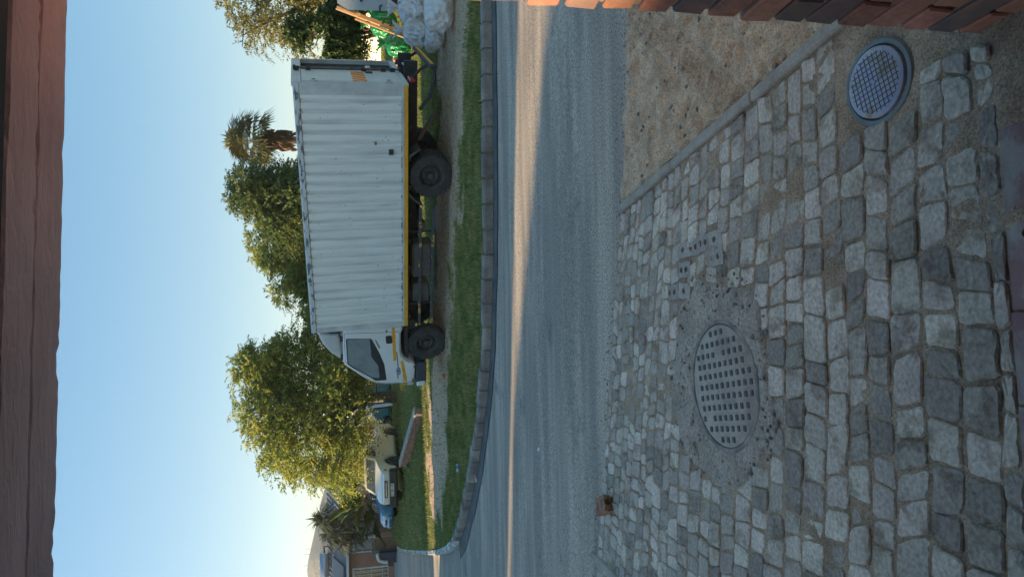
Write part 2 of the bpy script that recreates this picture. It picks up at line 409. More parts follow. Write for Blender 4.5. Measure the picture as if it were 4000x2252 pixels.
while s < cum[-1] - .1:
    P0 = kpt(s); P1 = kpt(s + .15); Pm = kpt(s - .15); t = P1 - Pm; ang = math.atan2(t[1], t[0])
    vis = P0[0] < 5.5
    white = P0[1] > WY
    if vis:
        o = bpy.data.objects.new('kerb_stone', kmeshes[(k % 5) * 2 + (1 if white else 0)]); link(o, kerb)
        o.location = (P0[0], P0[1], float(gz(*P0)) + random.uniform(-.008, .008)); o.rotation_euler = (random.uniform(-.02, .02), 0, ang + math.pi + random.uniform(-.012, .012)); k += 1
        o.rotation_euler.z = ang; o.scale = (1, -1, 1)
        if random.random() < .2: o.location.z -= .015
    s += .355

# ---------------------------------------------------------------- driveway of broken cobbles
J = np.array([.63, 1.44]); GY = math.radians(5.0)                     # outer corner of the door jamb, yaw of the garage front
gx_ = np.array([math.cos(GY), math.sin(GY)]); gy_ = np.array([-math.sin(GY), math.cos(GY)])
def G2(x, y): return J + gx_ * x + gy_ * y                            # garage coordinates -> world (x right along the wall, y outwards)
EA, EB = bp(2160, 3275)[:2], bp(1436, 2425)[:2]                       # edging strip between paving and sand
def edgeX(y): return float(np.interp(y, [EA[1], EB[1]], [EA[0], EB[0]]))
def thrY(x): return 1.40 + (x - .35) * .06
MH = bp(748, 2825)[:2]; MHR = .283
PC = bp(1929, 3433); pcZ = float((PC - CAMP) @ _F); PCR = 273 / 2 * pcZ / FPX; PC = PC[:2]
PATCH = [bp(u, v)[:2] for u, v in [(1195, 2700), (1190, 2880), (1150, 2960), (1000, 2995), (800, 3010), (600, 3045), (450, 3010), (350, 2900), (340, 2800), (420, 2690), (600, 2620), (760, 2610), (950, 2625), (1100, 2660)]]
HOLED = [(1276, 2669), (1287, 2711), (1304, 2749), (1318, 2793), (1199, 2675), (1249, 2799), (1116, 2675), (1111, 2631)]
PATCH = [tuple(q) for q in PATCH]
DRIVE = [(edgeX(4.0) - .02, nearY(.45)), (-2.1, 4.61), (-3.2, 4.88), (-3.2, 1.2), (.64, 1.2), (J[0] + .02, 1.46), (EA[0] + .05, EA[1] - .05)]
def drivez(x, y): return -.006 + fbm(x, y, 9, 1.0) * .006 + fbm(x, y, 2, 4.0) * .005
drive = sheet('driveway', DRIVE, drivez, joint_m, .05)

stone_m = M('cobble', (.52, .445, .365), (.39, .33, .27), rough=.9, scale=5, bump=.55, bscale=70, fine=.25, fscale=70, rnd=.36, col3=(.284, .223, .169), c3r=(.52, .64), c3s=8, spec=.25)
brick_pave_m = M('perforated_brick', (.40, .355, .31), (.32, .28, .24), rough=.9, scale=8, bump=.5, bscale=70, fine=.2, rnd=.12)
def stone_geo(quad, gap, nper, rough, dome, z0, rs):
    q = np.array(quad, float); c = q.mean(0); pts = []
    for i in range(4):
        a, b = q[i], q[(i + 1) % 4]; pv = q[i - 1]
        m = nper // 4
        for k in range(m):
            t = (k + .5) / m; pts.append(a * (1 - t) + b * t)
    pts = np.array(pts); cut = np.zeros(len(pts)); m4 = nper // 4
    for i in range(4): ca = abs(rs.normal(.0, .0025)); cut[i * m4] += ca; cut[i * m4 - 1] += ca
    dirs = c - pts; L_ = np.linalg.norm(dirs, axis=1, keepdims=True); dirs /= L_
    n = len(pts); nz = rs.normal(0, rough, n); nz = (nz + np.roll(nz, 1) * .6)
    outer = pts + dirs * (gap + np.abs(nz) * .9 + cut)[:, None]
    b = .004 + rs.uniform(0, .003, n)
    inner = outer + dirs * b[:, None]
    tx, ty = rs.normal(0, .018, 2)
    zt = lambda P, h: z0 + h + (P[:, 0] - c[0]) * tx + (P[:, 1] - c[1]) * ty
    V = np.concatenate([np.c_[outer + dirs * -.004, np.full(n, -.05)], np.c_[outer, zt(outer, -.004) + rs.normal(0, .001, n)], np.c_[inner, zt(inner, dome * .6) + rs.normal(0, .0008, n)],
                        [[c[0] + rs.normal(0, .008), c[1] + rs.normal(0, .008), z0 + dome]]])
    Fs = []
    for k in range(n):
        k2 = (k + 1) % n; Fs.append((k, k2, n + k2, n + k)); Fs.append((n + k, n + k2, 2 * n + k2, 2 * n + k)); Fs.append((2 * n + k, 2 * n + k2, 3 * n))
    return V, Fs, c
stones = []
rs = np.random.default_rng(11)
def rowY(x, s): return nearY(x) * (1 - s) - .012 * (1 - s) + (thrY(x) - .028) * s
sv = [0.0]
while sv[-1] < 1:
    s0 = sv[-1]; depth = rs.uniform(.080, .104) + .018 * s0; sv.append(s0 + depth / 2.75)
sv[-1] = 1.0
for ri in range(len(sv) - 1):
    sa, sb = sv[ri], sv[ri + 1]
    wobA = lambda x, r=ri: (fbm(x, r * .35, 1.3, 1.0) * .035 if 0 < r else fbm(x, 0, 3, 1) * .006)
    wobB = lambda x, r=ri + 1: (0 if r == len(sv) - 1 else 1) * fbm(x, r * .35, 1.3, 1.0) * .035
    x = -2.9 + rs.uniform(0, .1); sl = rs.normal(0, .006)
    lean = -.05 + .05 * rs.normal()
    while x < 1.2:
        wdt = rs.uniform(.066, .110) + .018 * sa + (rs.uniform(.02, .05) if rs.random() < .1 else 0)
        x2 = x + wdt; sl2 = rs.normal(lean * .12, .007)
        ym = rowY((x + x2) / 2, (sa + sb) / 2); ex = edgeX(ym) - .03
        lim = min(ex, 2)
        if ym < EA[1]: lim = .60
        if x2 > lim - .05:
            if lim - x > .035: x2 = lim
            else: break
        quad = [(x + sl, rowY(x, sa) + wobA(x)), (x2 + sl2, rowY(x2, sa) + wobA(x2)), (x2 - sl2, rowY(x2, sb) + wobB(x2)), (x - sl, rowY(x, sb) + wobB(x))]
        jq = [(a_ + rs.normal(0, .003), b_ + rs.normal(0, .003)) for a_, b_ in quad]; stones.append(jq); x = x2; sl = sl2
        if x >= lim - 1e-6: break
geo = []
for quad in stones:
    c = np.mean(quad, 0)
    if (inpoly(np.array([c]), PATCH)[0] and dseg(np.array([c]), PATCH, True)[0] > .05) or math.dist(c, MH) < MHR + .05 or math.dist(c, PC) < PCR + .05: continue
    if min(math.dist(c, bp(*q)[:2]) for q in HOLED) < .045: continue
    if c[0] < -.52 * c[1] - 1.6: continue
    q = np.array([c[0], c[1], 0]) - CAMP; Z = q @ _F; u = 1126 + FPX * (q @ _R) / Z; v = 2000 + FPX * (q @ _D) / Z
    if u < -1300 or v > 5200: continue
    size = abs(np.linalg.norm(np.array(quad[0]) - quad[2])) / Z * (1 if -60 < u < 2320 and v < 4060 else .01)
    geo.append((size, quad, u, v))
geo.sort(key=lambda g: -g[0])
joined = MB()
SPECIAL = [bp(u, v)[:2] for u, v in [(1180, 2690), (1230, 2735), (1085, 2685), (1250, 2790), (1190, 2800), (1105, 2610), (1010, 2660)]]
special_hit = []
for i, (size, quad, u, v) in enumerate(geo):
    c = np.mean(quad, 0)
    near = Z = math.hypot(c[0], c[1])
    inframe = -60 < u < 2320 and v < 4060
    V, Fs, c = stone_geo(quad, rs.uniform(.001, .0042), 20 if i < 300 else 12, .0022, rs.uniform(.000, .002), rs.uniform(-.004, .003) - (.008 if rs.random() < .025 else 0), rs)
    if i < 300:
        o = mesh_np('cobblestone', V - np.array([c[0], c[1], 0]), Fs, stone_m, drive, smooth=False, loc=(c[0], c[1], 0))
        pass
    else: joined.add(V, Fs)
fc = joined.build('far_cobblestones', stone_m, drive); fc['kind'] = 'stuff'

# cement patch with the round iron cover
patch_m = M('cement_patch', (.425, .350, .281), (.300, .244, .194), rough=.95, scale=6, bump=1.0, bscale=55, fine=.35, fscale=75, col3=(.075, .077, .088), c3r=(.62, .66), c3s=30)
pb = resample(smooth_pl(PATCH + [PATCH[0]], 2), .03)[:-1]; pb = [(x + fbm(x, y, 4, 2.0, 4) * .07, y + fbm(x, y, 4, 7.0, 4) * .07) for x, y in pb]
P = np.array(pb); inn = []
gx, gy = np.meshgrid(np.arange(P[:, 0].min(), P[:, 0].max(), .018), np.arange(P[:, 1].min(), P[:, 1].max(), .018)); Gp = np.stack([gx.ravel(), gy.ravel()], 1) + RNG.uniform(-.004, .004, (gx.size, 2))
Gp = Gp[inpoly(Gp, pb)]; Gp = Gp[dseg(Gp, pb, True) > .01]
vs, fs = cdt(pb, Gp); PV = np.array([(q.x, q.y) for q in vs]); de = dseg(PV, pb, True); dm = np.hypot(PV[:, 0] - MH[0], PV[:, 1] - MH[1])
pz = np.array([fbm(q[0], q[1], 14, 2.0, 4) * .011 + fbm(q[0], q[1], 3, 6.0) * .008 for q in PV])
rough_ = sstep(MHR - .03, MHR + .06, dm)
zz = -.035 + .042 * sstep(0, .05, de) + pz * rough_ - .02 * (1 - sstep(MHR - .01, MHR + .015, dm))
patch = mesh_np('cement_patch', np.c_[PV, zz], fs, patch_m, drive, smooth=True)
mrot = math.radians(12); 
iron = M('cover_iron', (.055, .06, .075), (.12, .115, .11), rough=.7, scale=20, bump=.3, bscale=120)
dusty = M('cover_dust', (.429, .358, .293), (.286, .240, .202), rough=.95, scale=9, bump=.4, bscale=110, fine=.2, fscale=150, ramp=(.42, .7))
mc = thing('manhole_cover', 'round iron manhole cover with square studs, set in the cement patch', 'manhole cover', (MH[0], MH[1], .0), mrot)
mb = MB(); mb.lathe([(.0001, -.04), (MHR - .012, -.04), (MHR - .012, .001), (MHR - .016, .004), (.0001, .004)], axis='z', n=56); mb.build('cover_plate', dusty, mc, smooth=True)
mb = MB(); mb.lathe([(MHR - .008, -.04), (MHR - .008, .002), (MHR - .006, .006), (MHR + .008, .006), (MHR + .014, .0), (MHR + .014, -.04)], axis='z', n=56); mb.f = mb.f[:-2]; mb.build('cover_ring', M('ring_iron', (.16, .15, .15), (.34, .29, .24), rough=.9, scale=12, ramp=(.4, .6)), mc, smooth=True)
mb = MB()
for i in range(-6, 7):
    for j in range(-6, 7):
        x, y = i * .0475, j * .0485 + (0.004 if i % 2 else 0)
        if math.hypot(x, y) > MHR - .035 or random.random() < .05: continue
        h = .0045 if (random.random() < .9) else .0041
        mb.bbox(x - .0125, x + .0125, y - .0115, y + .0115, .002, .004 + h, .003)
st = mb.build('stud_grid', iron, mc); st['kind'] = 'stuff'

# small plastic inspection cover
plas = M('cover_plastic', (.30, .34, .50), (.36, .37, .43), rough=.5, scale=9, fine=.1, coords='obj', col3=(.26, .22, .18), c3r=(.56, .62), c3s=11, ramp=(.3, .55))
pipe_m = M('pvc_ring', (.22, .25, .25), (.14, .15, .15), rough=.6, scale=10, bump=.2, bscale=60)
ic = thing('inspection_cover', 'small round blue-grey plastic cover with a square grid, in a grey pipe ring', 'cover', (PC[0], PC[1], .004), math.radians(24))
ic.rotation_euler = (math.radians(2.5), math.radians(-3), math.radians(14))
mb = MB(); mb.lathe([(.0001, -.03), (PCR, -.03), (PCR, .010), (PCR - .004, .013), (.0001, .013)], axis='z', n=44); mb.build('cover_plate', plas, ic, smooth=True)
mb = MB(); mb.lathe([(PCR + .006, -.05), (PCR + .006, .002), (PCR + .008, .005), (PCR + .020, .004), (PCR + .026, -.004), (PCR + .026, -.05)], axis='z', n=44); mb.f = mb.f[:-2]; mb.build('pipe_ring', pipe_m, ic, smooth=True)
gr_m = M('cover_groove', (.10, .085, .075), rough=.9)
mb = MB(); cs = PCR * .155
for i in range(-5, 6):
    ln = math.sqrt(max(0, (PCR * .86) ** 2 - (i * cs) ** 2))
    if ln < .02: continue
    mb.box(i * cs - .0011, i * cs + .0011, -ln, ln, .012, .0142); mb.box(-ln, ln, i * cs - .0011, i * cs + .0011, .012, .0140)
gg = mb.build('grid_lines', gr_m, ic)
mb = MB(); mb.lathe([(.0001, .013), (.006, .013), (.006, .016), (.0001, .016)], axis='z', n=12); mb.build('centre_boss', plas, ic)

# edging strip, sand bed
edge_m = M('edging_concrete', (.390, .338, .280), (.286, .247, .202), rough=.9, scale=8, bump=.4, bscale=70, fine=.15)
def strip(A, B, w, h, name, seg):
    A = np.array(A); B = np.array(B); L_ = np.linalg.norm(B - A); ang = math.atan2(*(B - A)[::-1])
    for k in range(seg):
        a = A + (B - A) * k / seg; mb = MB(); mb.bbox(.002, L_ / seg - .004, -w / 2, w / 2, -.06, h, .006); o = mb.build(name, edge_m, drive); o.location = (a[0], a[1], 0); o.rotation_euler = (0, random.uniform(-.004, .004), ang + random.uniform(-.006, .006))
strip(EA + (EA - EB) * .12, EB, .05, .018, 'edging_strip', 3)
strip(bp(90, 2316)[:2], bp(-160, 2560)[:2], .05, .02, 'edging_strip', 1)
SAND = [(edgeX(3.95) + .02, nearY(.5) + .03), (EA[0] + .02, EA[1] - .02), (J[0] + .02, J[1] + .04), (1.2, 1.5), (3.2, 1.5), (3.2, nearY(3.2) + .03), (1.75, 3.87)]
TA, TB = [bp(u, v)[:2] for u, v in [(2225, 2440), (2090, 2600), (1960, 2740), (1830, 2860)]], None
def sandz(x, y):
    z = .0 + fbm(x, y, 5, 3.0, 4) * .022 + fbm(x, y, 18, 8.0, 3) * .028
    de = min(abs(x - edgeX(y)), .4); z += .012 * (1 - de / .4) * 0
    P = np.array([[x, y]]); dt = dseg(P, TA)[0]
    if dt < .13:
        k = 1 - sstep(.085, .12, dt); z = z * (1 - k * .9) - .022 * k
        sgn = (x - TA[1][0]) * .7 - (y - TA[1][1]) * .7
        for gpos in (-.06, -.02, .02, .06):
            gd = abs(signed_track(x, y) - gpos)
            if gd < .013: z += .022 * k * (1 if math.sin((x + y) * 330) > -.3 else .1)
    ne = nearY(x) - y
    return z - .03 * (1 - sstep(0, .12, ne))
def signed_track(x, y):
    best = 9; sg = 0
    for a, b_ in zip(TA[:-1], TA[1:]):
        ab = b_ - a; t = np.clip(((x - a[0]) * ab[0] + (y - a[1]) * ab[1]) / (ab @ ab), 0, 1); q = a + t * ab; dd = math.hypot(x - q[0], y - q[1])
        if dd < best: best = dd; sg = dd * (1 if ab[0] * (y - a[1]) - ab[1] * (x - a[0]) > 0 else -1)
    return sg
sx = np.array([(x, y) for x in np.arange(.45, 2.1, .017) for y in np.arange(1.45, 4.0, .017)]); sx = sx[inpoly(sx, SAND)]; sx = sx[dseg(sx, SAND, True) > .012]
sand = sheet('sand_bed', SAND, sandz, sand_m, .2, sx)
peb = MB(); rs2 = np.random.default_rng(5)
pebm = M('pebble', (.28, .25, .22), (.12, .11, .1), rough=.9, scale=12, rnd=.4)
def pebble(mb, x, y, z, r):
    bm = bmesh.new(); bmesh.ops.create_icosphere(bm, subdivisions=1, radius=r)
    sq = rs2.uniform(.4, .8); ax = rs2.uniform(.7, 1.4)
    V = [(x + v.co.x * ax * rs2.uniform(.8, 1.2), y + v.co.y * rs2.uniform(.8, 1.2), z + v.co.z * sq) for v in bm.verts]; bm.verts.index_update(); Fs = [[v.index for v in f.verts] for f in bm.faces]; bm.free(); mb.add(V, Fs)
for _ in range(260):
    x, y = rs2.uniform(.5, 2.0), rs2.uniform(1.5, 3.9)
    if inpoly(np.array([[x, y]]), SAND)[0]: pebble(peb, x, y, sandz(x, y) + .001, abs(rs2.normal(.004, .004)) + .003)
for _ in range(420):
    a = rs2.uniform(0, 6.28); r = MHR + .02 + abs(rs2.normal(0, .14)); x, y = MH[0] + r * math.cos(a) * 1.3, MH[1] + r * math.sin(a)
    if inpoly(np.array([[x, y]]), PATCH)[0]: pebble(peb, x, y, .006, abs(rs2.normal(.003, .003)) + .0025)
for _ in range(350):
    x = rs2.uniform(-2.4, 2.0); y = nearY(x) + abs(rs2.normal(0, .12)); pebble(peb, x, y, rz(x, y) + .004, rs2.uniform(.003, .008))
for _ in range(260):
    t = rs2.uniform(0, cum[-1]); P0 = kpt(t); x, y = P0[0] + rs2.normal(0, .1), P0[1] - abs(rs2.normal(.1, .25))
    if inpoly(np.array([[x, y]]), ROAD)[0]: pebble(peb, x, y, rz(x, y) + .015, rs2.uniform(.004, .014))
po = peb.build('pebbles', pebm); po['kind'] = 'stuff'; tag(po, 'loose pebbles and grit scattered on sand, patch and road edge', 'pebbles')

# ================================================================== THE GARAGE THE CAMERA STANDS IN
gmat = Matrix.Translation((J[0], J[1], 0)) @ Matrix.Rotation(GY, 4, 'Z')
garage = thing('garage', 'red brick garage doorway with rough concrete lintels overhead', 'garage', mat=gmat)
brick_m = M('jamb_brick', (.33, .135, .095), (.42, .2, .14), rough=.85, scale=9, bump=.35, bscale=70, fine=.15, fscale=60, rnd=.2, col3=(.15, .095, .09), c3r=(.58, .68), c3s=7)
brick_d = M('jamb_brick_overburnt', (.12, .095, .095), (.24, .13, .1), rough=.8, scale=12, bump=.3, bscale=70, rnd=.15)
mortar_m = M('mortar', (.27, .24, .205), (.18, .16, .14), rough=.95, scale=10, bump=.6, bscale=80)
lint_m = bpy.data.materials.new('lintel_concrete'); lint_m.use_nodes = True; nt = lint_m.node_tree; N = nt.nodes; L = nt.links; p = N['Principled BSDF']; p.inputs['Roughness'].default_value = .95
tc = N.new('ShaderNodeTexCoord'); mp = N.new('ShaderNodeMapping'); mp.inputs['Rotation'].default_value = (0, 0, .75); mp.inputs['Scale'].default_value = (14, 42, 20); L.new(tc.outputs['Object'], mp.inputs[0])
n1 = N.new('ShaderNodeTexNoise'); n1.inputs['Scale'].default_value = 1.0; n1.inputs['Detail'].default_value = 5; n1.inputs['Distortion'].default_value = 1.2; L.new(mp.outputs[0], n1.inputs['Vector'])
n2 = N.new('ShaderNodeTexNoise'); n2.inputs['Scale'].default_value = 6; n2.inputs['Detail'].default_value = 6; L.new(tc.outputs['Object'], n2.inputs['Vector'])
r = N.new('ShaderNodeValToRGB'); r.color_ramp.elements[0].position = .3; r.color_ramp.elements[1].position = .7; r.color_ramp.elements[0].color = (.62, .57, .65, 1); r.color_ramp.elements[1].color = (.78, .72, .80, 1); L.new(n2.outputs[0], r.inputs[0]); L.new(r.outputs[0], p.inputs['Base Color'])
b = N.new('ShaderNodeBump'); b.inputs['Strength'].default_value = .9; b.inputs['Distance'].default_value = .006; L.new(n1.outputs[0], b.inputs['Height']); L.new(b.outputs[0], p.inputs['Normal'])
plaster = M('garage_plaster', (.66, .63, .58), (.58, .55, .5), rough=.95, scale=2, bump=.3, bscale=30)
LZ = 2.085
def lintel(y0, y1, seed, dz):
    xs = np.arange(-2.7, .5, .018); V = []; Fs = []; prof = [(y1, .14), (y1, .0), (y0, .0), (y0, .14)]
    for i, x in enumerate(xs):
        e1 = fbm(x, seed, 14, seed, 4) * .0055 + fbm(x, seed, 55, seed + 3, 3) * .003; e2 = fbm(x, seed + 9, 12, seed, 4) * .005 + fbm(x, seed, 60, seed + 7, 3) * .002
        V += [(x, y1 + e1, LZ + .14), (x, y1 + e1, LZ + dz + abs(e1) * .9), (x, y1 - .012 + e1, LZ + dz + e2 * .3), (x, (y0 + y1) / 2, LZ + dz - .002 + e2 * .2), (x, y0 + .006 + e2, LZ + dz), (x, y0 + e2, LZ + dz + .006 + abs(e2)), (x, y0 + e2, LZ + .14)]
    m = 7
    for i in range(len(xs) - 1):
        for k in range(m): a = i * m + k; c_ = i * m + (k + 1) % m; Fs.append((a, c_, c_ + m, a + m))
    Fs += [tuple(range(m)), tuple((len(xs) - 1) * m + k for k in range(m))]
    return mesh_np('lintel', V, Fs, lint_m, garage, smooth=False)
lintel(-.097, .004, 1.0, .0); lintel(-.2, -.103, 5.0, -.003)
steel_black = M('black_steel', (.012, .014, .02), rough=.45, metal=.0, spec=.5)
mb = MB(); mb.bbox(-2.4, .02, -.27, -.206, 2.08, 2.30, .006); mb.build('door_frame', steel_black, garage)
mb = MB(); mb.box(-2.8, 2.6, -.205, -.002, LZ + .141, 2.9); mb.build('front_wall', plaster, garage)
mb = MB(); mb.box(.236, 2.6, -.2, .002, -.3, LZ + .139); mb.build('front_wall', plaster, garage)
mb = MB(); mb.box(-2.8, -2.35, -.2, .002, -.3, LZ + .0); mb.build('front_wall', plaster, garage)
mb = MB(); mb.box(2.6, 2.8, -6.2, .0, -.3, 2.9); mb.build('side_wall', plaster, garage)
mb = MB(); mb.box(-3.0, -2.8, -6.2, .0, -.3, 2.9); mb.build('side_wall', plaster, garage)
mb = MB(); mb.box(-3.0, 2.8, -6.4, -6.2, -.3, 2.9); mb.build('back_wall', plaster, garage)
mb = MB(); mb.box(-3.2, 3.0, -6.5, .3, 2.905, 3.05); mb.build('roof', plaster, garage)
mb = MB(); mb.box(-2.8, 2.6, -6.2, -.29, -.3, -.02); mb.build('floor', concrete, garage)
# jamb: raked mortar core and single bricks
mb = MB(); mb.box(.012, .235, -.19, -.010, -.3, LZ - .002); mb.build('mortar', mortar_m, garage)
def brick_mesh(lx, ly, lz, mat, seed, name='brick'):
    random.seed(seed); bm = bmesh.new(); bmesh.ops.create_cube(bm, size=1)
    for v in bm.verts: v.co = Vector((v.co.x * lx + random.uniform(-.0025, .0025), v.co.y * ly + random.uniform(-.003, .003), v.co.z * lz + random.uniform(-.002, .002)))
    bmesh.ops.bevel(bm, geom=bm.edges[:], offset=.005, segments=1, affect='EDGES')
    me = bpy.data.meshes.new(name); bm.to_mesh(me); bm.free(); me.materials.append(mat); return me
hd = [brick_mesh(.222, .098, .073, brick_m if k < 5 else brick_d, 20 + k) for k in range(6)]
stc = [brick_mesh(.105, .205, .073, brick_m if k < 5 else brick_d, 40 + k) for k in range(6)]
random.seed(12); zc = -.03; c = 0
while zc < LZ - .04:
    if c % 2 == 0:
        for yy in (-.049, -.155):
            o = bpy.data.objects.new('brick', random.choice(hd)); link(o, garage); o.location = (.113 + random.uniform(-.003, .003), yy + random.uniform(-.002, .003), zc + .0365); o.rotation_euler = (random.uniform(-.01, .01), random.uniform(-.012, .012), random.uniform(-.015, .015))
    else:
        o = bpy.data.objects.new('brick', random.choice(stc)); link(o, garage); o.location = (.0535 + random.uniform(-.004, .002), -.1 + random.uniform(-.002, .004), zc + .0365); o.rotation_euler = (random.uniform(-.01, .01), random.uniform(-.012, .012), random.uniform(-.012, .012))
        o = bpy.data.objects.new('brick', random.choice(stc)); link(o, garage); o.location = (.17, -.1, zc + .0365)
    zc += .0865; c += 1
# threshold row of old painted bricks with holes
thr_m = M('threshold_brick', (.36, .31, .28), (.28, .16, .155), rough=.9, scale=7, bump=.5, bscale=60, ramp=(.42, .56), rnd=.12)
hole_m = M('brick_hole', (.035, .028, .025), rough=1)
def holed_brick(name, lx, ly, lz, mat, holes, parent, loc, rz_, hr=.012, oval=1.0):
    """a brick with round perforations: the top is cut around each hole"""
    b_ = [(-lx / 2, -ly / 2), (lx / 2, -ly / 2), (lx / 2, ly / 2), (-lx / 2, ly / 2)]
    bd = [Vector(q) for q in resample(b_ + [b_[0]], .03)[:-1]]; nb = len(bd); pts = list(bd); loops = []
    for hx, hy in holes:
        loops.append(list(range(len(pts), len(pts) + 10))); pts += [Vector((hx + hr * math.cos(t * .628), hy + hr * oval * math.sin(t * .628))) for t in range(10)]
    edges = [(i, (i + 1) % nb) for i in range(nb)] + [(l[i], l[(i + 1) % 10]) for l in loops for i in range(10)]
    vs, es, fs, *_ = delaunay_2d_cdt(pts, edges, [], 2, 1e-6)
    V = [(q.x, q.y, 0) for q in vs]; Fs = []
    for f in fs:
        cx = sum(vs[i].x for i in f) / len(f); cy = sum(vs[i].y for i in f) / len(f)
        if any(((cx - hx) / hr) ** 2 + ((cy - hy) / (hr * oval)) ** 2 < .8 for hx, hy in holes): continue
        Fs.append(tuple(f))
    n0 = len(V); V += [(q.x * 1.015, q.y * 1.015, -.05) for q in bd]
    V[:nb] = [(q.x, q.y, -.003) for q in bd]
    Fs += [(i, (i + 1) % nb, n0 + (i + 1) % nb, n0 + i) for i in range(nb)]
    for l in loops:
        n1_ = len(V); V += [(pts[i].x, pts[i].y, -.03) for i in l]; Fs += [(l[i], l[(i + 1) % 10], n1_ + (i + 1) % 10, n1_ + i) for i in range(10)]; Fs.append(tuple(n1_ + i for i in range(10)))
    o = mesh_np(name, V, Fs, mat, parent, loc=loc); o.rotation_euler = (random.uniform(-.01, .01), random.uniform(-.01, .01), rz_); return o
gi = gmat.inverted()
for k in range(1, 9):
    x = .60 - k * .225; ww = .218
    lp = gi @ Vector((x - .11, thrY(x - .11) - .085, .004)); lp.z = .002 + random.uniform(-.003, .003)
    holed_brick('threshold_brick', ww, .105, .07, thr_m, [(-.075, .0), (-.03, .002), (.025, -.002), (.07, .0)] if k != 1 else [], garage, lp, -.02 + random.uniform(-.01, .01))
# bricks with big holes laid among the cobbles by the patch
for k, (u, v) in enumerate(HOLED):
    P0 = bp(u, v); holed_brick('perforated_brick', .078, .125, .07, brick_pave_m, [(0, -.022), (0, .03)] if k % 3 else [(0, .0)], drive, (P0[0], P0[1], .003 + .0006 * k), random.uniform(-.12, .12), .015, 1.15)

# half brick left at the road edge
lb_m = M('loose_brick', (.33, .17, .105), (.24, .11, .07), rough=.9, scale=9, bump=.5, bscale=60, fine=.2)
lb_c = M('loose_brick_core', (.12, .06, .035), (.2, .11, .07), rough=.95, scale=30, bump=1.0, bscale=50)
P0 = bp(275, 2383, .0)
lb = thing('loose_brick', 'broken half brick lying at the edge of the asphalt', 'brick', (P0[0], P0[1] + .03, nearY(P0[0]) * 0 - .0), math.radians(24))
lb.rotation_euler = (math.radians(6), math.radians(-4), math.radians(118))
random.seed(4); bm = bmesh.new(); bmesh.ops.create_cube(bm, size=1); bmesh.ops.subdivide_edges(bm, edges=bm.edges[:], cuts=3, use_grid_fill=True)
for v in bm.verts:
    e = .006 if v.co.x > -.45 else .018
    v.co = Vector((v.co.x * .165, v.co.y * .105, v.co.z * .072 + .03)) + Vector((random.uniform(-e, e) * (1.4 if v.co.x < -.45 else .4), random.uniform(-.004, .004), random.uniform(-.003, .003)))
me = bpy.data.meshes.new('brick_body'); bm.to_mesh(me); bm.free(); me.materials.append(lb_m); me.materials.append(lb_c)
for pl in me.polygons:
    if pl.normal.x < -.6: pl.material_index = 1
link(bpy.data.objects.new('brick_body', me), lb)
frog = M('brick_frog', (.19, .085, .06), rough=.95)
for xx in (-.045, .035):
    mb = MB(); mb.bbox(xx - .012, xx + .012, -.03, .03, .062, .0685, .004); mb.build('frog_mark', frog, lb)

# ================================================================== LITTER
litter = [('plastic_bottle', 'blue and white plastic bottle lying on the grass near the kerb', 'bottle', 428, 1800, .17, (.5, .55, .62), (.03, .12, .5), .6),
          ('plastic_bottle', 'small white bottle with blue cap on the dirt behind the low brick wall', 'bottle', 527, 1661, .14, (.6, .6, .62), (.02, .06, .45), 1.4)]
for nm, lab, cat, u, v, ln, c1, c2, rzv in litter:
    P0 = bpf(u, v, gz); t = thing(nm, lab, cat, (P0[0], P0[1], float(gz(P0[0], P0[1])) + .06), rzv); r0 = ln * .17
    mb = MB(); mb.lathe([(.0001, -ln / 2), (r0 * .8, -ln / 2), (r0, -ln * .42), (r0 * .86, -ln * .1), (r0, .1 * ln), (r0 * .9, ln * .25), (r0 * .35, ln * .42), (r0 * .35, ln * .46), (.0001, ln * .46)], axis='x', n=14)
    mb.build('bottle_body', M('bottle_' + str(u), c1, rough=.25, coat=.3), t, smooth=True)
    mb = MB(); mb.lathe([(r0 * 1.03, -ln * .12), (r0 * 1.03, ln * .16)], axis='x', n=14); mb.f = mb.f[:-2]; mb.build('bottle_band', M('bband_' + str(u), c2, rough=.4), t, smooth=True)
    mb = MB(); mb.lathe([(.0001, ln * .455), (r0 * .42, ln * .455), (r0 * .42, ln * .53), (.0001, ln * .53)], axis='x', n=12); mb.build('bottle_cap', M('bband_' + str(u), c2), t)
def scrap(name, label, cat, u, v, s, col, zf, seed):
    random.seed(seed); P0 = bpf(u, v, zf); n = 5; V = []
    for i in range(n):
        for j in range(n):
            x, y = (i / (n - 1) - .5) * s, (j / (n - 1) - .5) * s * .7; V.append((x + random.uniform(-.1, .1) * s, y + random.uniform(-.1, .1) * s, abs(random.gauss(0, .16)) * s + .006))
    V2 = V + [(a, b_, c_ + .002) for a, b_, c_ in V]; q = [(i * n + j, i * n + j + 1, (i + 1) * n + j + 1, (i + 1) * n + j) for i in range(n - 1) for j in range(n - 1)]
    o = mesh_np(name, V2, q + [tuple(n * n + k for k in f) for f in q], M('scrap_' + name + str(seed), col, rough=.6), loc=(P0[0], P0[1], float(zf(P0[0], P0[1])) + .012)); o.rotation_euler = (0, 0, random.uniform(0, 3)); tag(o, label, cat)
scrap('snack_wrapper', 'red and orange snack wrapper on the dirt in front of the truck cab', 'wrapper', 783, 1741, .13, (.7, .16, .03), gz, 2)
scrap('paper_scrap', 'small white paper scrap on the asphalt in mid road', 'paper', 500, 2113, .045, (.75, .75, .72), roadz, 3)
scrap('paper_scrap', 'white crumpled paper in the grass between pickup and kerb corner', 'paper', 253, 1602, .22, (.7, .7, .68), gz, 5)
scrap('paper_scrap', 'white paper scrap on the kerb stones at the bend', 'paper', 380, 1866, .07, (.7, .68, .64), lambda x, y: roadz(x, y) + .1, 6)
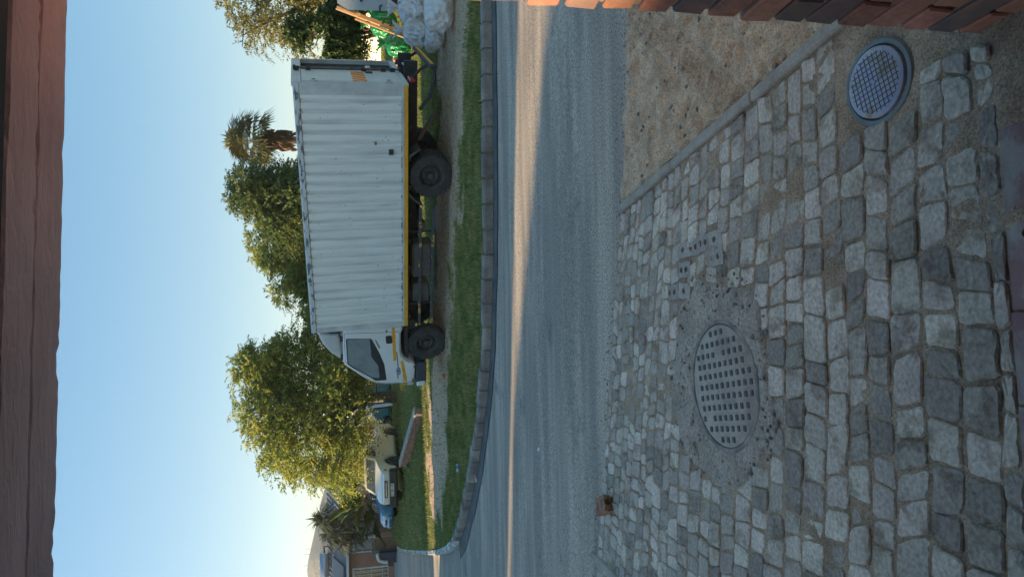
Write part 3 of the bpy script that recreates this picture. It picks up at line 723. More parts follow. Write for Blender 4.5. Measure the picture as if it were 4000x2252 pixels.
scrap('plastic_scrap', 'dark crumpled plastic beside the sunlit grass strip', 'plastic', 520, 1640, .3, (.03, .03, .035), gz, 7)
scrap('plastic_scrap', 'dark plastic scrap at the left end of the low brick wall', 'plastic', 447, 1653, .34, (.05, .05, .055), gz, 8)
scrap('paper_scrap', 'white scrap of paper under the middle of the truck', 'paper', 1215, 1737, .1, (.7, .7, .68), gz, 9)

# ================================================================== VEHICLE TOOLS
class Body:
    """solid from a side outline (x forward, z up), half width hw(x,z) and rounded rim"""
    def __init__(s, outline, hw, r=.06, step=.06, yc=0.0):
        s.o = outline; s.hw = hw; s.r = r; s.step = step; s.yc = yc
        s.poly = resample(list(outline) + [outline[0]], step)[:-1]
    def half(s, x, z):
        P = np.array([[x, z]]) if np.isscalar(x) else np.c_[x, z]
        d = np.minimum(dseg(P, s.o, True), s.r); r = s.r
        h = np.array([s.hw(a, b_) for a, b_ in P]) - (r - np.sqrt(np.maximum(r * r - (r - d) ** 2, 0)))
        return float(h[0]) if np.isscalar(x) else h
    def build(s, name, mat, parent):
        P = np.array(s.poly); lo = P.min(0); hi = P.max(0); st = s.step
        gx, gz_ = np.meshgrid(np.arange(lo[0], hi[0], st), np.arange(lo[1], hi[1], st)); G = np.stack([gx.ravel(), gz_.ravel()], 1)
        G = G[inpoly(G, s.poly)]; dd = dseg(G, s.poly, True); G = G[dd > st * .6]
        ring = []
        for fr in (.12, .4, .8):
            n = len(P)
            for i in range(n):
                t = P[(i + 1) % n] - P[i - 1]; t = t / (np.linalg.norm(t) + 1e-9)
                for sg in (1, -1):
                    q = P[i] + np.array([-t[1], t[0]]) * sg * s.r * fr
                    if inpoly(np.array([q]), s.poly)[0]: ring.append(q)
        R_ = np.array(ring); R_ = R_[dseg(R_, s.poly, True) > s.r * .08]
        G = G[dseg(G, s.poly, True) > s.r * .9]
        vs, fs = cdt(s.poly, np.concatenate([R_, G]))
        A = np.array([(v.x, v.y) for v in vs]); h = s.half(A[:, 0], A[:, 1]); n = len(A); nb = len(s.poly)
        V = [(a[0], s.yc + k, a[1]) for a, k in zip(A, h)] + [(a[0], s.yc - k, a[1]) for a, k in zip(A, h)]
        mb = MB(); mb.v = V; mb.f = [tuple(f) for f in fs] + [tuple(i + n for i in f[::-1]) for f in fs]
        # rim across the width
        mb.f += [(i, (i + 1) % nb, (i + 1) % nb + n, i + n) for i in range(nb)]
        return mb.build(name, mat, parent, smooth=True, flat_angle=42)
    def panel(s, name, poly, mat, parent, off=.005, side=1, depth=.012, step=None):
        st = step or s.step; b_ = resample(list(poly) + [poly[0]], st)[:-1]
        P = np.array(b_); lo = P.min(0); hi = P.max(0)
        gx, gz_ = np.meshgrid(np.arange(lo[0], hi[0], st), np.arange(lo[1], hi[1], st)); G = np.stack([gx.ravel(), gz_.ravel()], 1)
        G = G[inpoly(G, b_)]
        if len(G): G = G[dseg(G, b_, True) > st * .4]
        vs, fs = cdt(b_, G); A = np.array([(v.x, v.y) for v in vs]); h = s.half(A[:, 0], A[:, 1]); n = len(A); nb = len(b_)
        V = [(a[0], s.yc + side * (k + off), a[1]) for a, k in zip(A, h)] + [(a[0], s.yc + side * (k - depth), a[1]) for a, k in zip(A[:nb], h[:nb])]
        Fs = [tuple(f) for f in fs] + [(i, (i + 1) % nb, n + (i + 1) % nb, n + i) for i in range(nb)]
        mb = MB(); mb.v = V; mb.f = Fs; return mb.build(name, mat, parent, smooth=True)
    def cross(s, name, path, f0, f1, mat, parent, off=.006, ny=8, inset=.0, depth=.015):
        """panel that wraps across the width along a piece of the outline; f0,f1 in -1..1 of the half width"""
        pth = resample(path, s.step); n = len(pth); V = []; B = []
        for i, (x, z) in enumerate(pth):
            a = np.array(pth[max(i - 1, 0)]); c_ = np.array(pth[min(i + 1, n - 1)]); t = (c_ - a) / (np.linalg.norm(c_ - a) + 1e-9); nn = np.array([-t[1], t[0]])
            h = s.half(x, z) - inset
            for k in range(ny + 1):
                y = s.yc + h * (f0 + (f1 - f0) * k / ny); V.append((x + nn[0] * off, y, z + nn[1] * off)); B.append((x - nn[0] * depth, y, z - nn[1] * depth))
        m = ny + 1; Fs = [(i * m + k, i * m + k + 1, (i + 1) * m + k + 1, (i + 1) * m + k) for i in range(n - 1) for k in range(ny)]
        N0 = n * m; per = [k for k in range(m)] + [i * m + ny for i in range(1, n)] + [(n - 1) * m + k for k in range(ny - 1, -1, -1)] + [i * m for i in range(n - 2, 0, -1)]
        Fs += [(per[i], per[(i + 1) % len(per)], N0 + per[(i + 1) % len(per)], N0 + per[i]) for i in range(len(per))]
        mb = MB(); mb.v = V + B; mb.f = Fs; return mb.build(name, mat, parent, smooth=True)

tyre_m = M('tyre_rubber', (.031, .031, .034), (.063, .059, .053), rough=.85, scale=8, bump=.3, bscale=60, coords='obj')
rim_dark = M('rim_dark_steel', (.05, .052, .058), (.09, .08, .07), rough=.6, metal=.3, scale=10, coords='obj')
rim_alloy = M('rim_alloy', (.45, .43, .38), rough=.35, metal=.7)
black_pl = M('black_plastic', (.018, .019, .022), (.03, .03, .032), rough=.55, scale=8)
glass_m = M('car_glass', (.055, .075, .085), rough=.06, spec=.9, coat=.5)
glass_cab = M('cab_glass', (.260, .312, .312), (.182, .221, .227), rough=.1, scale=3, spec=.6, coat=.3, coords='obj')
def wheel(parent, x, y, z, r, wd, side, rimm, tread=True, holes=6, rr_=.56, n=36):
    e = bpy.data.objects.new('wheel', None); e.empty_display_size = .1; link(e, parent); e.location = (x, y, z)
    s = side; mb = MB(); w2 = wd / 2; ri = r * rr_
    prof = [(ri, -w2 * .9), (ri * 1.06, -w2), (r * .86, -w2), (r * .965, -w2 * .86), (r, -w2 * .6), (r, w2 * .6), (r * .965, w2 * .86), (r * .86, w2), (ri * 1.06, w2), (ri, w2 * .9)]
    mb.lathe(prof, n=n); mb.f = mb.f[:-2]
    if tread:
        for k in range(n):
            a = 2 * math.pi * (k + .5) / n; mt = Matrix.Rotation(-a, 4, 'Y')
            for yy in (-w2 * .6, w2 * .6): mb.box(r - .012, r + .012, yy - w2 * .28, yy + w2 * .28, -r * .05, r * .05, mt)
    mb.build('tyre', tyre_m, e, smooth=True, flat_angle=30)
    mb = MB(); mb.lathe([(.0001, s * w2 * .05), (ri * .3, s * w2 * .1), (ri * .55, s * w2 * .35), (ri * .8, s * w2 * .1), (ri * .9, s * w2 * .5), (ri * .97, s * w2 * .88), (ri * 1.02, s * w2 * .92), (ri * 1.02, -s * w2 * .5), (.0001, -s * w2 * .5)], n=28)
    mb.build('rim', rimm, e, smooth=True, flat_angle=50)
    for k in range(holes):
        mb = MB(); a = 2 * math.pi * k / holes; mb.lathe([(.0001, s * w2 * .26), (ri * .12, s * w2 * .3), (ri * .12, s * w2 * .42), (.0001, s * w2 * .42)], c=(ri * .66 * math.cos(a), 0, ri * .66 * math.sin(a)), n=10); mb.build('rim_hole', black_pl, e)
    mb = MB(); mb.lathe([(ri * .30, s * w2 * .2), (ri * .27, s * w2 * .75), (ri * .16, s * w2 * .85), (.0001, s * w2 * .85)], n=18); mb.build('hub', rimm, e, smooth=True)
    return e
def text_mesh(txt, size, mat, parent, mt, name='plate_text'):
    cu = bpy.data.curves.new('t', 'FONT'); cu.body = txt; cu.size = size; cu.align_x = 'CENTER'; cu.align_y = 'CENTER'; cu.extrude = .002; cu.offset = size * .02
    o = bpy.data.objects.new('t', cu); COL.objects.link(o); bpy.context.view_layer.update()
    me = bpy.data.meshes.new_from_object(o.evaluated_get(bpy.context.evaluated_depsgraph_get())); bpy.data.objects.remove(o); me.name = name
    me.materials.clear(); me.materials.append(mat); r = link(bpy.data.objects.new(name, me), parent); r.matrix_local = mt; return r

# ================================================================== THE BOX TRUCK
ex = Vector((-0.87964321, 0.47562131, -0.00349065)); s2 = Vector((-0.47305461, -0.87561237, -0.09758231)); u2 = ex.cross(s2)
tm = Matrix.Identity(4); O = Vector((3.812, 12.475, .8996))
for i in range(3): tm[i][0] = ex[i]; tm[i][1] = s2[i]; tm[i][2] = u2[i]; tm[i][3] = O[i]
truck = thing('box_truck', 'white box truck with ribbed cargo body and yellow stripe, parked on the verge', 'truck', mat=tm)
BL, BW, BH = 5.23, 2.31, 2.05
white_body = M('truck_box_paint', (.83, .84, .815), (.56, .575, .555), rough=.5, scale=1.6, coords='obj', col3=(.240, .225, .203), c3r=(.69, .71), c3s=9, stretch=(6, 1, .5), ramp=(.45, .8))
rail_m = M('truck_rail_paint', (.645, .660, .645), (.450, .465, .465), rough=.6, scale=3, coords='obj')
peel_m = M('truck_peeling_rail', (.588, .616, .630), (.154, .161, .168), rough=.6, scale=4.5, coords='obj', ramp=(.5, .56), stretch=(1, 1, 2.5))
yel_m = M('truck_yellow_tape', (.85, .41, .02), (.74, .33, .015), rough=.5, scale=6, coords='obj')
rust_m = M('rust', (.16, .06, .025), (.28, .2, .14), rough=.9, scale=20, coords='obj')
under_m = M('chassis_black', (.030, .030, .032), (.053, .048, .045), rough=.8, scale=6, coords='obj')
inner_m = M('box_inside', (.14, .145, .15), (.1, .1, .105), rough=.8, scale=4, coords='obj')
# ribbed side
def ribbed(y, sgn, name):
    x0, x1, nr = .21, 5.10, 25; pitch = (x1 - x0) / nr; xs = []; ys = []
    for k in range(nr):
        a = x0 + k * pitch
        for f, dy in ((0, 0), (.34, 0), (.42, -.042), (.45, -.044), (.63, -.044), (.66, -.042), (.74, 0)): xs.append(a + f * pitch); ys.append(dy)
    xs.append(x1); ys.append(0)
    V = []; zs = (.125, .7, 1.3, 1.94)
    for x, dy in zip(xs, ys):
        for z in zs: V.append((x, y + sgn * (dy - .004) + random.uniform(-.0012, .0012), z))
    m = len(zs); Fs = [(i * m + k, i * m + k + 1, (i + 1) * m + k + 1, (i + 1) * m + k) for i in range(len(xs) - 1) for k in range(m - 1)]
    mb = MB(); mb.v = V; mb.f = Fs; return mb.build(name, white_body, truck, smooth=True, flat_angle=20)
random.seed(9)
ribbed(0, 1, 'side_panel'); ribbed(-BW, -1, 'side_panel')
for yy, sg in ((0, 1), (-BW, -1)):
    mb = MB(); mb.bbox(0, BL, yy - sg * .06, yy + sg * .006, .072, .122, .006); mb.build('bottom_rail', rail_m, truck)
    mb = MB(); mb.bbox(.02, BL - .005, yy - sg * .06, yy + sg * .009, 0, .070, .004); mb.build('yellow_stripe', yel_m, truck)
    mb = MB(); mb.bbox(.01, BL, yy - sg * .08, yy + sg * .010, 1.945, 2.04, .012); mb.build('top_rail', peel_m, truck)
    mb = MB(); mb.bbox(0, .212, yy - sg * .05, yy + sg * .003, .123, 1.944, .008); mb.build('corner_post', rail_m, truck)
    mb = MB(); mb.bbox(5.098, BL + .004, yy - sg * .05, yy + sg * .004, .123, 1.944, .012); mb.build('corner_post', rail_m, truck)
mb = MB(); mb.box(.02, BL - .01, -BW + .03, -.03, 2.00, 2.035); mb.build('roof', rail_m, truck)
mb = MB(); mb.tube([(.0, -.035, 2.036), (BL, -.035, 2.036)], .02, 8); mb.build('roof_edge', rail_m, truck)
mb = MB(); mb.box(.02, BL - .01, -BW + .03, -.03, .0, .06); mb.build('floor', under_m, truck)
mb = MB(); mb.box(BL - .05, BL - .012, -BW + .05, -.05, .06, 2.0); mb.build('front_wall', rail_m, truck)
mb = MB(); mb.box(.07, BL - .06, -BW + .055, -BW + .085, .07, 1.99)
for k in range(16): mb.box(.3 + k * .3, .36 + k * .3, -BW + .085, -BW + .115, .07, 1.99)
mb.build('inner_lining', inner_m, truck)
mb = MB(); mb.box(.07, BL - .06, -.06, -.05, .07, 1.99); mb.build('inner_lining', inner_m, truck)
# rear frame, doors
mb = MB(); mb.bbox(-.02, .07, -BW, -.0, 1.90, 2.075, .01); mb.build('rear_header', rail_m, truck)
mb = MB(); mb.bbox(-.02, .07, -BW, -.0, -.01, .10, .01); mb.build('rear_sill', rail_m, truck)
for y0, y1 in ((-.05, -.001), (-BW + .001, -BW + .06)):
    mb = MB(); mb.bbox(-.018, .07, y0, y1, .102, 1.898, .006); mb.build('rear_post', rail_m, truck)
door_m = M('truck_door_paint', (.630, .645, .615), (.510, .525, .503), rough=.55, scale=2.5, coords='obj')
d1 = MB().bbox(-.03, .01, -1.12, -.054, .105, 1.895, .008).build('rear_door', door_m, truck)
MB().box(-.034, -.030, -1.10, -1.085, .12, 1.88).build('door_seal', black_pl, d1)
d2 = MB().bbox(.04, 1.08, -BW - .10, -BW - .06, .105, 1.895, .008).build('rear_door', door_m, truck)
# chevron plate: stripes as print
cm = bpy.data.materials.new('chevron_print'); cm.use_nodes = True; nt = cm.node_tree; N = nt.nodes; L = nt.links; p = N['Principled BSDF']; p.inputs['Roughness'].default_value = .4
tc = N.new('ShaderNodeTexCoord'); sx_ = N.new('ShaderNodeSeparateXYZ'); L.new(tc.outputs['Object'], sx_.inputs[0])
m1 = N.new('ShaderNodeMath'); m1.operation = 'MULTIPLY_ADD'; m1.inputs[1].default_value = .8; L.new(sx_.outputs['Z'], m1.inputs[0]); L.new(sx_.outputs['Y'], m1.inputs[2])
m2 = N.new('ShaderNodeMath'); m2.operation = 'MULTIPLY'; m2.inputs[1].default_value = 4.6; L.new(m1.outputs[0], m2.inputs[0])
m3 = N.new('ShaderNodeMath'); m3.operation = 'FRACT'; L.new(m2.outputs[0], m3.inputs[0])
r = N.new('ShaderNodeValToRGB'); r.color_ramp.interpolation = 'CONSTANT'; r.color_ramp.elements[0].color = (.5, .06, .012, 1); r.color_ramp.elements[1].position = .5; r.color_ramp.elements[1].color = (.85, .36, .04, 1)
L.new(m3.outputs[0], r.inputs[0]); L.new(r.outputs[0], p.inputs['Base Color'])
MB().box(-.035, -.031, -.93, -.06, .74, .99).build('chevron_plate', cm, truck)
for zz in (.28, 1.62):
    h = MB().bbox(-.05, -.02, -.13, -.03, zz, zz + .13, .006).build('hinge', rail_m, truck); MB().bbox(-.058, -.048, -.105, -.06, zz + .035, zz + .095, .004).build('hinge_pin', black_pl, h)
rod_m = M('lock_rod', (.16, .155, .15), (.1, .08, .06), rough=.5, metal=.5, scale=8, coords='obj')
lr = MB().tube([(-.075, -1.02, .03), (-.075, -1.02, 2.0)], .019, 10).build('lock_rod', rod_m, truck, smooth=True)
for zz in (.12, .3, .68, 1.72, 1.93): MB().bbox(-.10, -.025, -1.06, -.98, zz, zz + .09, .008).build('rod_bracket', under_m, lr)
MB().bbox(-.115, -.04, -1.07, -.97, 1.985, 2.04, .01).build('rod_cam', under_m, lr); MB().bbox(-.115, -.04, -1.07, -.97, .0, .05, .01).build('rod_cam', under_m, lr)
MB().bbox(-.035, -.03, -.98, -.80, .57, .71, .004).build('handle_plate', under_m, truck)
MB().tube([(-.09, -1.02, .64), (-.10, -.9, .62), (-.10, -.78, .61)], .016, 8).build('door_handle', rod_m, truck, smooth=True)
MB().bbox(-.13, -.085, -1.05, -.97, .60, .70, .014).build('padlock', M('padlock_white', (.7, .7, .68), rough=.4), truck)
for yy in (-.25, -1.6, -2.05):
    MB().bbox(-.04, .0, yy - .05, yy + .05, -.1, -.012, .006).build('door_stop', under_m, truck)
# small side fittings and dents
fit_m = M('side_fitting', (.1, .105, .11), rough=.6)
f = MB().bbox(1.22, 1.34, .0, .012, .28, .375, .004).build('side_vent', fit_m, truck); MB().bbox(1.245, 1.315, .011, .016, .30, .355, .003).build('vent_slot', black_pl, f)
MB().bbox(1.08, 1.14, -.012, .006, .60, .64, .004).build('side_catch', rust_m, truck)
random.seed(21); dents = MB()
for k in range(70):
    x = random.uniform(.25, 5.05); z = random.choice([random.uniform(.15, 1.9), random.uniform(.13, .5)]); a = random.uniform(.008, .03); b_ = random.uniform(.004, .008)
    ph = ((x - .21) % .1956) / .1956
    yy = -.004 if (ph < .34 or ph > .74) else -.048
    dents.box(x, x + b_ * 1.5, yy, yy + .003, z, z + a)
dents.build('paint_chips', M('paint_chip', (.07, .06, .055), rough=.9), truck)['kind'] = 'stuff'
ru = MB()
for k in range(26):
    x = random.uniform(2.0, 5.0) if k < 20 else random.uniform(.3, 2); ru.box(x, x + random.uniform(.02, .12), .004, .0085, .117, .122 + random.uniform(.004, .02))
ru.build('rust_marks', rust_m, truck)['kind'] = 'stuff'
# chassis, guards, tanks
for yy in (-.75, -1.6): MB().box(-.3, 5.6, yy - .05, yy + .05, -.28, -.02).build('chassis_rail', under_m, truck)
for k in range(9): MB().box(.2 + k * .6, .3 + k * .6, -BW + .1, -.1, -.075, -.002).build('cross_bearer', under_m, truck)
MB().tube([(1.82, -.15, -.49), (1.82, -2.15, -.49)], .07, 10).build('rear_axle', under_m, truck); MB().tube([(5.86, -.35, -.5), (5.86, -1.85, -.5)], .05, 10).build('front_axle', under_m, truck)
MB().lathe([(.0001, -.16), (.1, -.16), (.17, -.05), (.17, .05), (.1, .16), (.0001, .16)], c=(1.82, -1.15, -.49), n=16).build('differential', under_m, truck, smooth=True)
MB().tube([(2.0, -1.15, -.42), (4.9, -1.15, -.3)], .045, 8).build('drive_shaft', under_m, truck)
guard_m = M('side_guard_paint', (.046, .055, .065), (.072, .078, .088), rough=.6, scale=5, coords='obj', col3=(.598, .325, .065), c3r=(.57, .60), c3s=6)
for zz in (-.30, -.57):
    MB().bbox(2.48, 5.25, -.10, -.06, zz, zz + .065, .008).build('side_guard', guard_m, truck)
for xx in (3.0, 4.72): MB().box(xx, xx + .03, -.13, -.101, -.6, -.003).build('guard_bracket', under_m, truck)
tank_m = M('fuel_tank', (.080, .080, .083), (.136, .128, .115), rough=.6, scale=5, coords='obj')
MB().bbox(3.35, 4.15, -.62, -.2, -.56, -.12, .05).build('fuel_tank', tank_m, truck); MB().bbox(4.3, 4.75, -.6, -.2, -.5, -.12, .03).build('battery_box', tank_m, truck)
MB().lathe([(.0001, -.13), (.09, -.13), (.09, .13), (.0001, .13)], c=(2.95, -.35, -.33), n=16).build('air_tank', M('air_tank_tan', (.14, .11, .09), rough=.6), truck, smooth=True)
MB().tube([(3.0, -.2, -.1), (3.15, -.16, -.25), (3.3, -.2, -.33), (3.6, -.3, -.3)], .012, 6).build('hose', black_pl, truck)
fl_m = M('mudguard', (.06, .065, .07), (.1, .1, .1), rough=.6, scale=4, coords='obj')
MB().prism([(2.15, -.03), (2.27, -.13), (2.42, -.31), (2.44, -.30), (2.30, -.11), (2.19, -.02)], -.5, -.04).build('mudguard', fl_m, truck)
MB().prism([(1.42, -.04), (1.36, -.1), (1.25, -.26), (1.235, -.25), (1.33, -.08), (1.37, -.03)], -.5, -.04).build('mudguard', fl_m, truck)
MB().prism([(1.12, -.22), (.55, -.55), (.55, -.61), (1.14, -.29)], -.34, -.28).build('mud_flap_stay', M('rusty_stay', (.1, .05, .045), rough=.9), truck)
# rear underrun bumper
MB().bbox(-.36, -.28, -BW + .1, .03, -.53, -.40, .02).build('rear_bumper', black_pl, truck)
MB().box(-.365, -.361, -BW + .25, -.12, -.49, -.43).build('bumper_tape', yel_m, truck)
for yy in (-.45, -1.85): MB().tube([(-.3, yy, -.46), (-.2, yy, -.3), (-.05, yy, -.15)], .03, 8).build('bumper_stay', under_m, truck)
MB().tube([(-.28, -.02, -.48), (-.1, -.05, -.50), (.25, -.1, -.42), (.5, -.2, -.25)], .035, 8).build('bumper_stay', under_m, truck)
red_l = M('tail_lamp_red', (.32, .03, .03), rough=.25, coat=.4)
MB().bbox(-.10, -.04, -.30, .02, -.13, -.03, .01).build('tail_lamp', red_l, truck); MB().bbox(-.10, -.04, -BW - .0, -BW + .3, -.13, -.03, .01).build('tail_lamp', red_l, truck)
plm = M('plate_white', (.62, .63, .6), rough=.4)
pl_ = MB().bbox(-.14, -.12, -1.45, -1.0, -.20, -.07, .006).build('number_plate', plm, truck); MB().box(-.143, -.1405, -1.38, -1.07, -.175, -.165).build('plate_rule', black_pl, pl_); MB().box(-.143, -.1405, -1.38, -1.07, -.115, -.105).build('plate_rule', black_pl, pl_)
# wheels
TR = .435
for yy, sd in ((-.19, 1), (-.45, 1), (-2.12, -1), (-1.86, -1)): wheel(truck, 1.82, yy, -.485, TR, .23, sd, rim_dark)
for yy, sd in ((-.28, 1), (-1.9, -1)): wheel(truck, 5.86, yy, -.47, TR, .23, sd, rim_dark)
# cab
cabp = M('cab_paint', (.84, .845, .83), (.76, .77, .755), rough=.3, scale=1.5, coords='obj', coat=.3)
CABO = [(5.29, .10), (5.29, 1.36), (5.33, 1.40), (6.18, 1.42), (6.26, 1.39), (6.64, .97), (6.84, .71), (6.92, .45), (6.94, .16), (6.93, -.17), (6.40, -.20), (6.33, -.16), (6.24, -.02), (6.15, .07), (6.05, .12), (5.92, .135), (5.5, .135), (5.40, .10)]
def cabhw(x, z): return .97 - .07 * max(0, (z - .5) / .9) ** 1.4 - .10 * max(0, (x - 6.55) / .4) ** 2
cab = Body(CABO, cabhw, r=.05, step=.05, yc=-1.09); cab.build('cab', cabp, truck)
win = cab.panel('side_window', [(5.545, 1.325), (5.57, .80), (5.60, .78), (5.95, .63), (6.28, .52), (6.72, .475), (6.74, .50), (6.735, .72), (6.62, .84), (6.28, 1.28), (6.20, 1.34), (5.58, 1.345)], black_pl, truck, off=.004)
cab.panel('window_glass', [(5.56, 1.315), (5.58, .83), (6.05, .805), (6.15, .75), (6.30, .66), (6.63, .63), (6.655, .66), (6.61, .80), (6.27, 1.24), (6.19, 1.32)], glass_cab, truck, off=.009)
cab.panel('side_window', [(5.545, 1.325), (5.57, .80), (5.95, .63), (6.28, .52), (6.72, .475), (6.735, .72), (6.62, .84), (6.28, 1.28), (6.20, 1.34)], glass_cab, truck, off=.004, side=-1)
cab.cross('windscreen', [(6.31, 1.33), (6.64, .97), (6.82, .735)], -.93, .93, glass_m, truck, off=.006)
seam = M('seam_dark', (.03, .03, .03), rough=.9)
def seamline(pts, w_=.007):
    sm = MB()
    for a, b_ in zip(pts[:-1], pts[1:]):
        for (q0, q1) in zip(resample([a, b_], .08)[:-1], resample([a, b_], .08)[1:]):
            d_ = np.array(q1) - np.array(q0); n_ = np.array([-d_[1], d_[0]]) / (np.linalg.norm(d_) + 1e-9) * w_ / 2
            P4 = [np.array(q0) + n_, np.array(q1) + n_, np.array(q1) - n_, np.array(q0) - n_]
            y = [cab.yc + cab.half(float(q[0]), float(q[1])) for q in P4]
            V = [(q[0], yy + .0025, q[1]) for q, yy in zip(P4, y)] + [(q[0], yy - .004, q[1]) for q, yy in zip(P4, y)]
            sm.add(V, [(0, 1, 2, 3), (4, 7, 6, 5), (0, 4, 5, 1), (1, 5, 6, 2), (2, 6, 7, 3), (3, 7, 4, 0)])
    return sm
sl_ = seamline([(5.41, 1.37), (5.42, .75), (5.435, .2), (5.52, .165), (5.95, .17), (6.09, .15), (6.2, .07), (6.3, -.06)]); sl_.build('door_seam', seam, truck)
seamline([(5.41, 1.37), (6.17, 1.385), (6.60, .945), (6.80, .69), (6.865, .45), (6.88, .17)]).build('door_seam', seam, truck)
seamline([(6.2, .115), (6.5, .10), (6.9, .08)], .006).build('door_seam', seam, truck)
def cabpatch(name, poly, mat, off=.005): return cab.panel(name, poly, mat, truck, off=off, depth=.006)
cabpatch('yellow_stripe', [(5.32, .345), (5.32, .275), (6.21, .245), (6.21, .315)], yel_m)
cabpatch('yellow_stripe', [(6.24, .155), (6.24, .085), (6.87, -.015), (6.87, .055)], yel_m)
cabpatch('door_handle', [(5.52, .46), (5.52, .36), (5.55, .34), (5.70, .33), (5.73, .355), (5.73, .45), (5.70, .475), (5.55, .48)], black_pl)
cabpatch('vent_grille', [(5.36, .48), (5.36, .44), (5.44, .437), (5.44, .477)], M('vent_brown', (.25, .2, .18), rough=.7))
cabpatch('sill_wear', [(5.60, .72), (5.62, .69), (5.83, .60), (5.84, .63)], rust_m)
emb = M('emblem_blue', (.10, .15, .24), (.3, .36, .45), rough=.4, scale=14, coords='obj', ramp=(.45, .55))
dk = M('emblem_dark', (.05, .06, .08), rough=.5)
cabpatch('emblem_bar', [(5.98, .245), (5.98, .228), (6.42, .195), (6.42, .215)], dk)
cabpatch('emblem_badge', [(6.42, .245), (6.42, .16), (6.50, .148), (6.60, .15), (6.62, .19), (6.60, .235), (6.50, .25)], emb)
cabpatch('emblem_dot', [(6.48, .225), (6.48, .195), (6.51, .192), (6.51, .222)], dk, .008); cabpatch('emblem_dot', [(6.48, .185), (6.48, .160), (6.51, .157), (6.51, .182)], dk, .008)
cabpatch('emblem_tail', [(6.60, .225), (6.60, .205), (6.74, .20), (6.75, .215), (6.66, .225)], dk)
MB().bbox(6.36, 6.97, -2.04, -.13, -.46, -.215, .03).build('front_bumper', M('bumper_dark', (.04, .05, .065), (.06, .07, .085), rough=.5, scale=4, coords='obj'), truck)
MB().bbox(6.86, 7.01, -2.06, -.11, -.44, -.23, .03).build('bumper_corner', cabp, truck)
cabpatch('rust_patch', [(6.36, -.14), (6.37, -.18), (6.5, -.185), (6.45, -.15)], rust_m); cabpatch('rust_patch', [(6.78, -.12), (6.80, -.16), (6.9, -.155), (6.89, -.13)], rust_m)
for yy in (-.3, -1.85): MB().bbox(6.90, 6.965, yy - .16, yy + .16, -.16, -.02, .015).build('headlamp', M('headlamp_glass', (.5, .52, .52), rough=.15, coat=.5), truck)
MB().bbox(6.90, 6.955, -1.6, -.55, -.15, .02, .01).build('grille', black_pl, truck)
# wheel arch lining and back of cab
MB().box(5.30, 6.45, -1.95, -.23, -.03, .05).build('arch_liner', under_m, truck); MB().box(5.27, 5.5, -1.9, -.3, -.2, .12).build('cab_mount', under_m, truck)
# roof air deflector
DEF = [(5.46, 1.50), (5.46, 1.58), (5.37, 1.90), (5.38, 1.925), (5.52, 1.895), (5.67, 1.84), (5.82, 1.75), (5.95, 1.67), (6.05, 1.58), (6.16, 1.48), (6.20, 1.44), (6.16, 1.445), (5.6, 1.47)]
dfl = Body(DEF, lambda x, z: .86 - .12 * max(0, (x - 5.7) / .5) ** 2, r=.05, step=.05, yc=-1.09); dfl.build('air_deflector', M('deflector_white', (.667, .681, .681), (.551, .558, .558), rough=.45, scale=2, coords='obj'), truck)
MB().box(5.30, 5.44, -1.9, -.28, 1.43, 1.90).build('deflector_back', under_m, truck)
for xx in (5.58, 6.05):
    MB().bbox(xx, xx + .1, -.36, -.28, 1.385, 1.475, .008).build('deflector_bracket', M('bracket_brown', (.09, .06, .055), rough=.7), truck)
MB().bbox(5.45, 6.15, -1.8, -.36, 1.40, 1.46, .01).build('deflector_base', rail_m, truck)
# wing mirror on its arm
MB().tube([(6.83, -.17, .70), (6.98, -.10, .72), (7.16, -.04, .62), (7.24, -.02, .42), (7.36, .0, .36)], .013, 6).build('mirror_arm', black_pl, truck, smooth=True)
mi = Body([(7.33, .36), (7.32, .42), (7.34, .78), (7.36, .84), (7.385, .82), (7.39, .5), (7.37, .36)], lambda x, z: .035, r=.02, step=.03, yc=.0); mi.build('wing_mirror', M('mirror_shell', (.55, .56, .55), rough=.35), truck)
MB().bbox(7.388, 7.41, -.05, .05, .40, .80, .005).build('mirror_back', black_pl, truck)
# crumpled clear bag caught in the open doorway
def crumple(name, mat, sx, sy, sz, seed, sub=3, amp=.16):
    bm = bmesh.new(); bmesh.ops.create_icosphere(bm, subdivisions=sub, radius=1)
    for v in bm.verts:
        n_ = mnoise.fractal(v.co * 2.2 + Vector((seed, 0, seed)), 1.0, 2.0, 4); rid = abs(mnoise.noise(v.co * 4 + Vector((0, seed, 0))))
        k = 1 + amp * n_ - amp * .8 * rid; v.co = Vector((v.co.x * sx, v.co.y * sy, v.co.z * sz)) * k
        if v.co.z < -sz * .75: v.co.z = -sz * .75
    me = bpy.data.meshes.new(name); bm.to_mesh(me); bm.free(); me.materials.append(mat); return bpy.data.objects.new(name, me)
clear_m = M('clear_plastic', (.42, .4, .39), (.3, .28, .28), rough=.25, scale=8, coords='obj', coat=.3, transl=.25)
cb = crumple('clear_plastic_bag', clear_m, .17, .19, .22, 3.3); COL.objects.link(cb); cb.matrix_world = tm @ Matrix.Translation((.16, -1.30, .27)); tag(cb, 'crumpled clear plastic bag in the open rear doorway of the truck', 'bag')

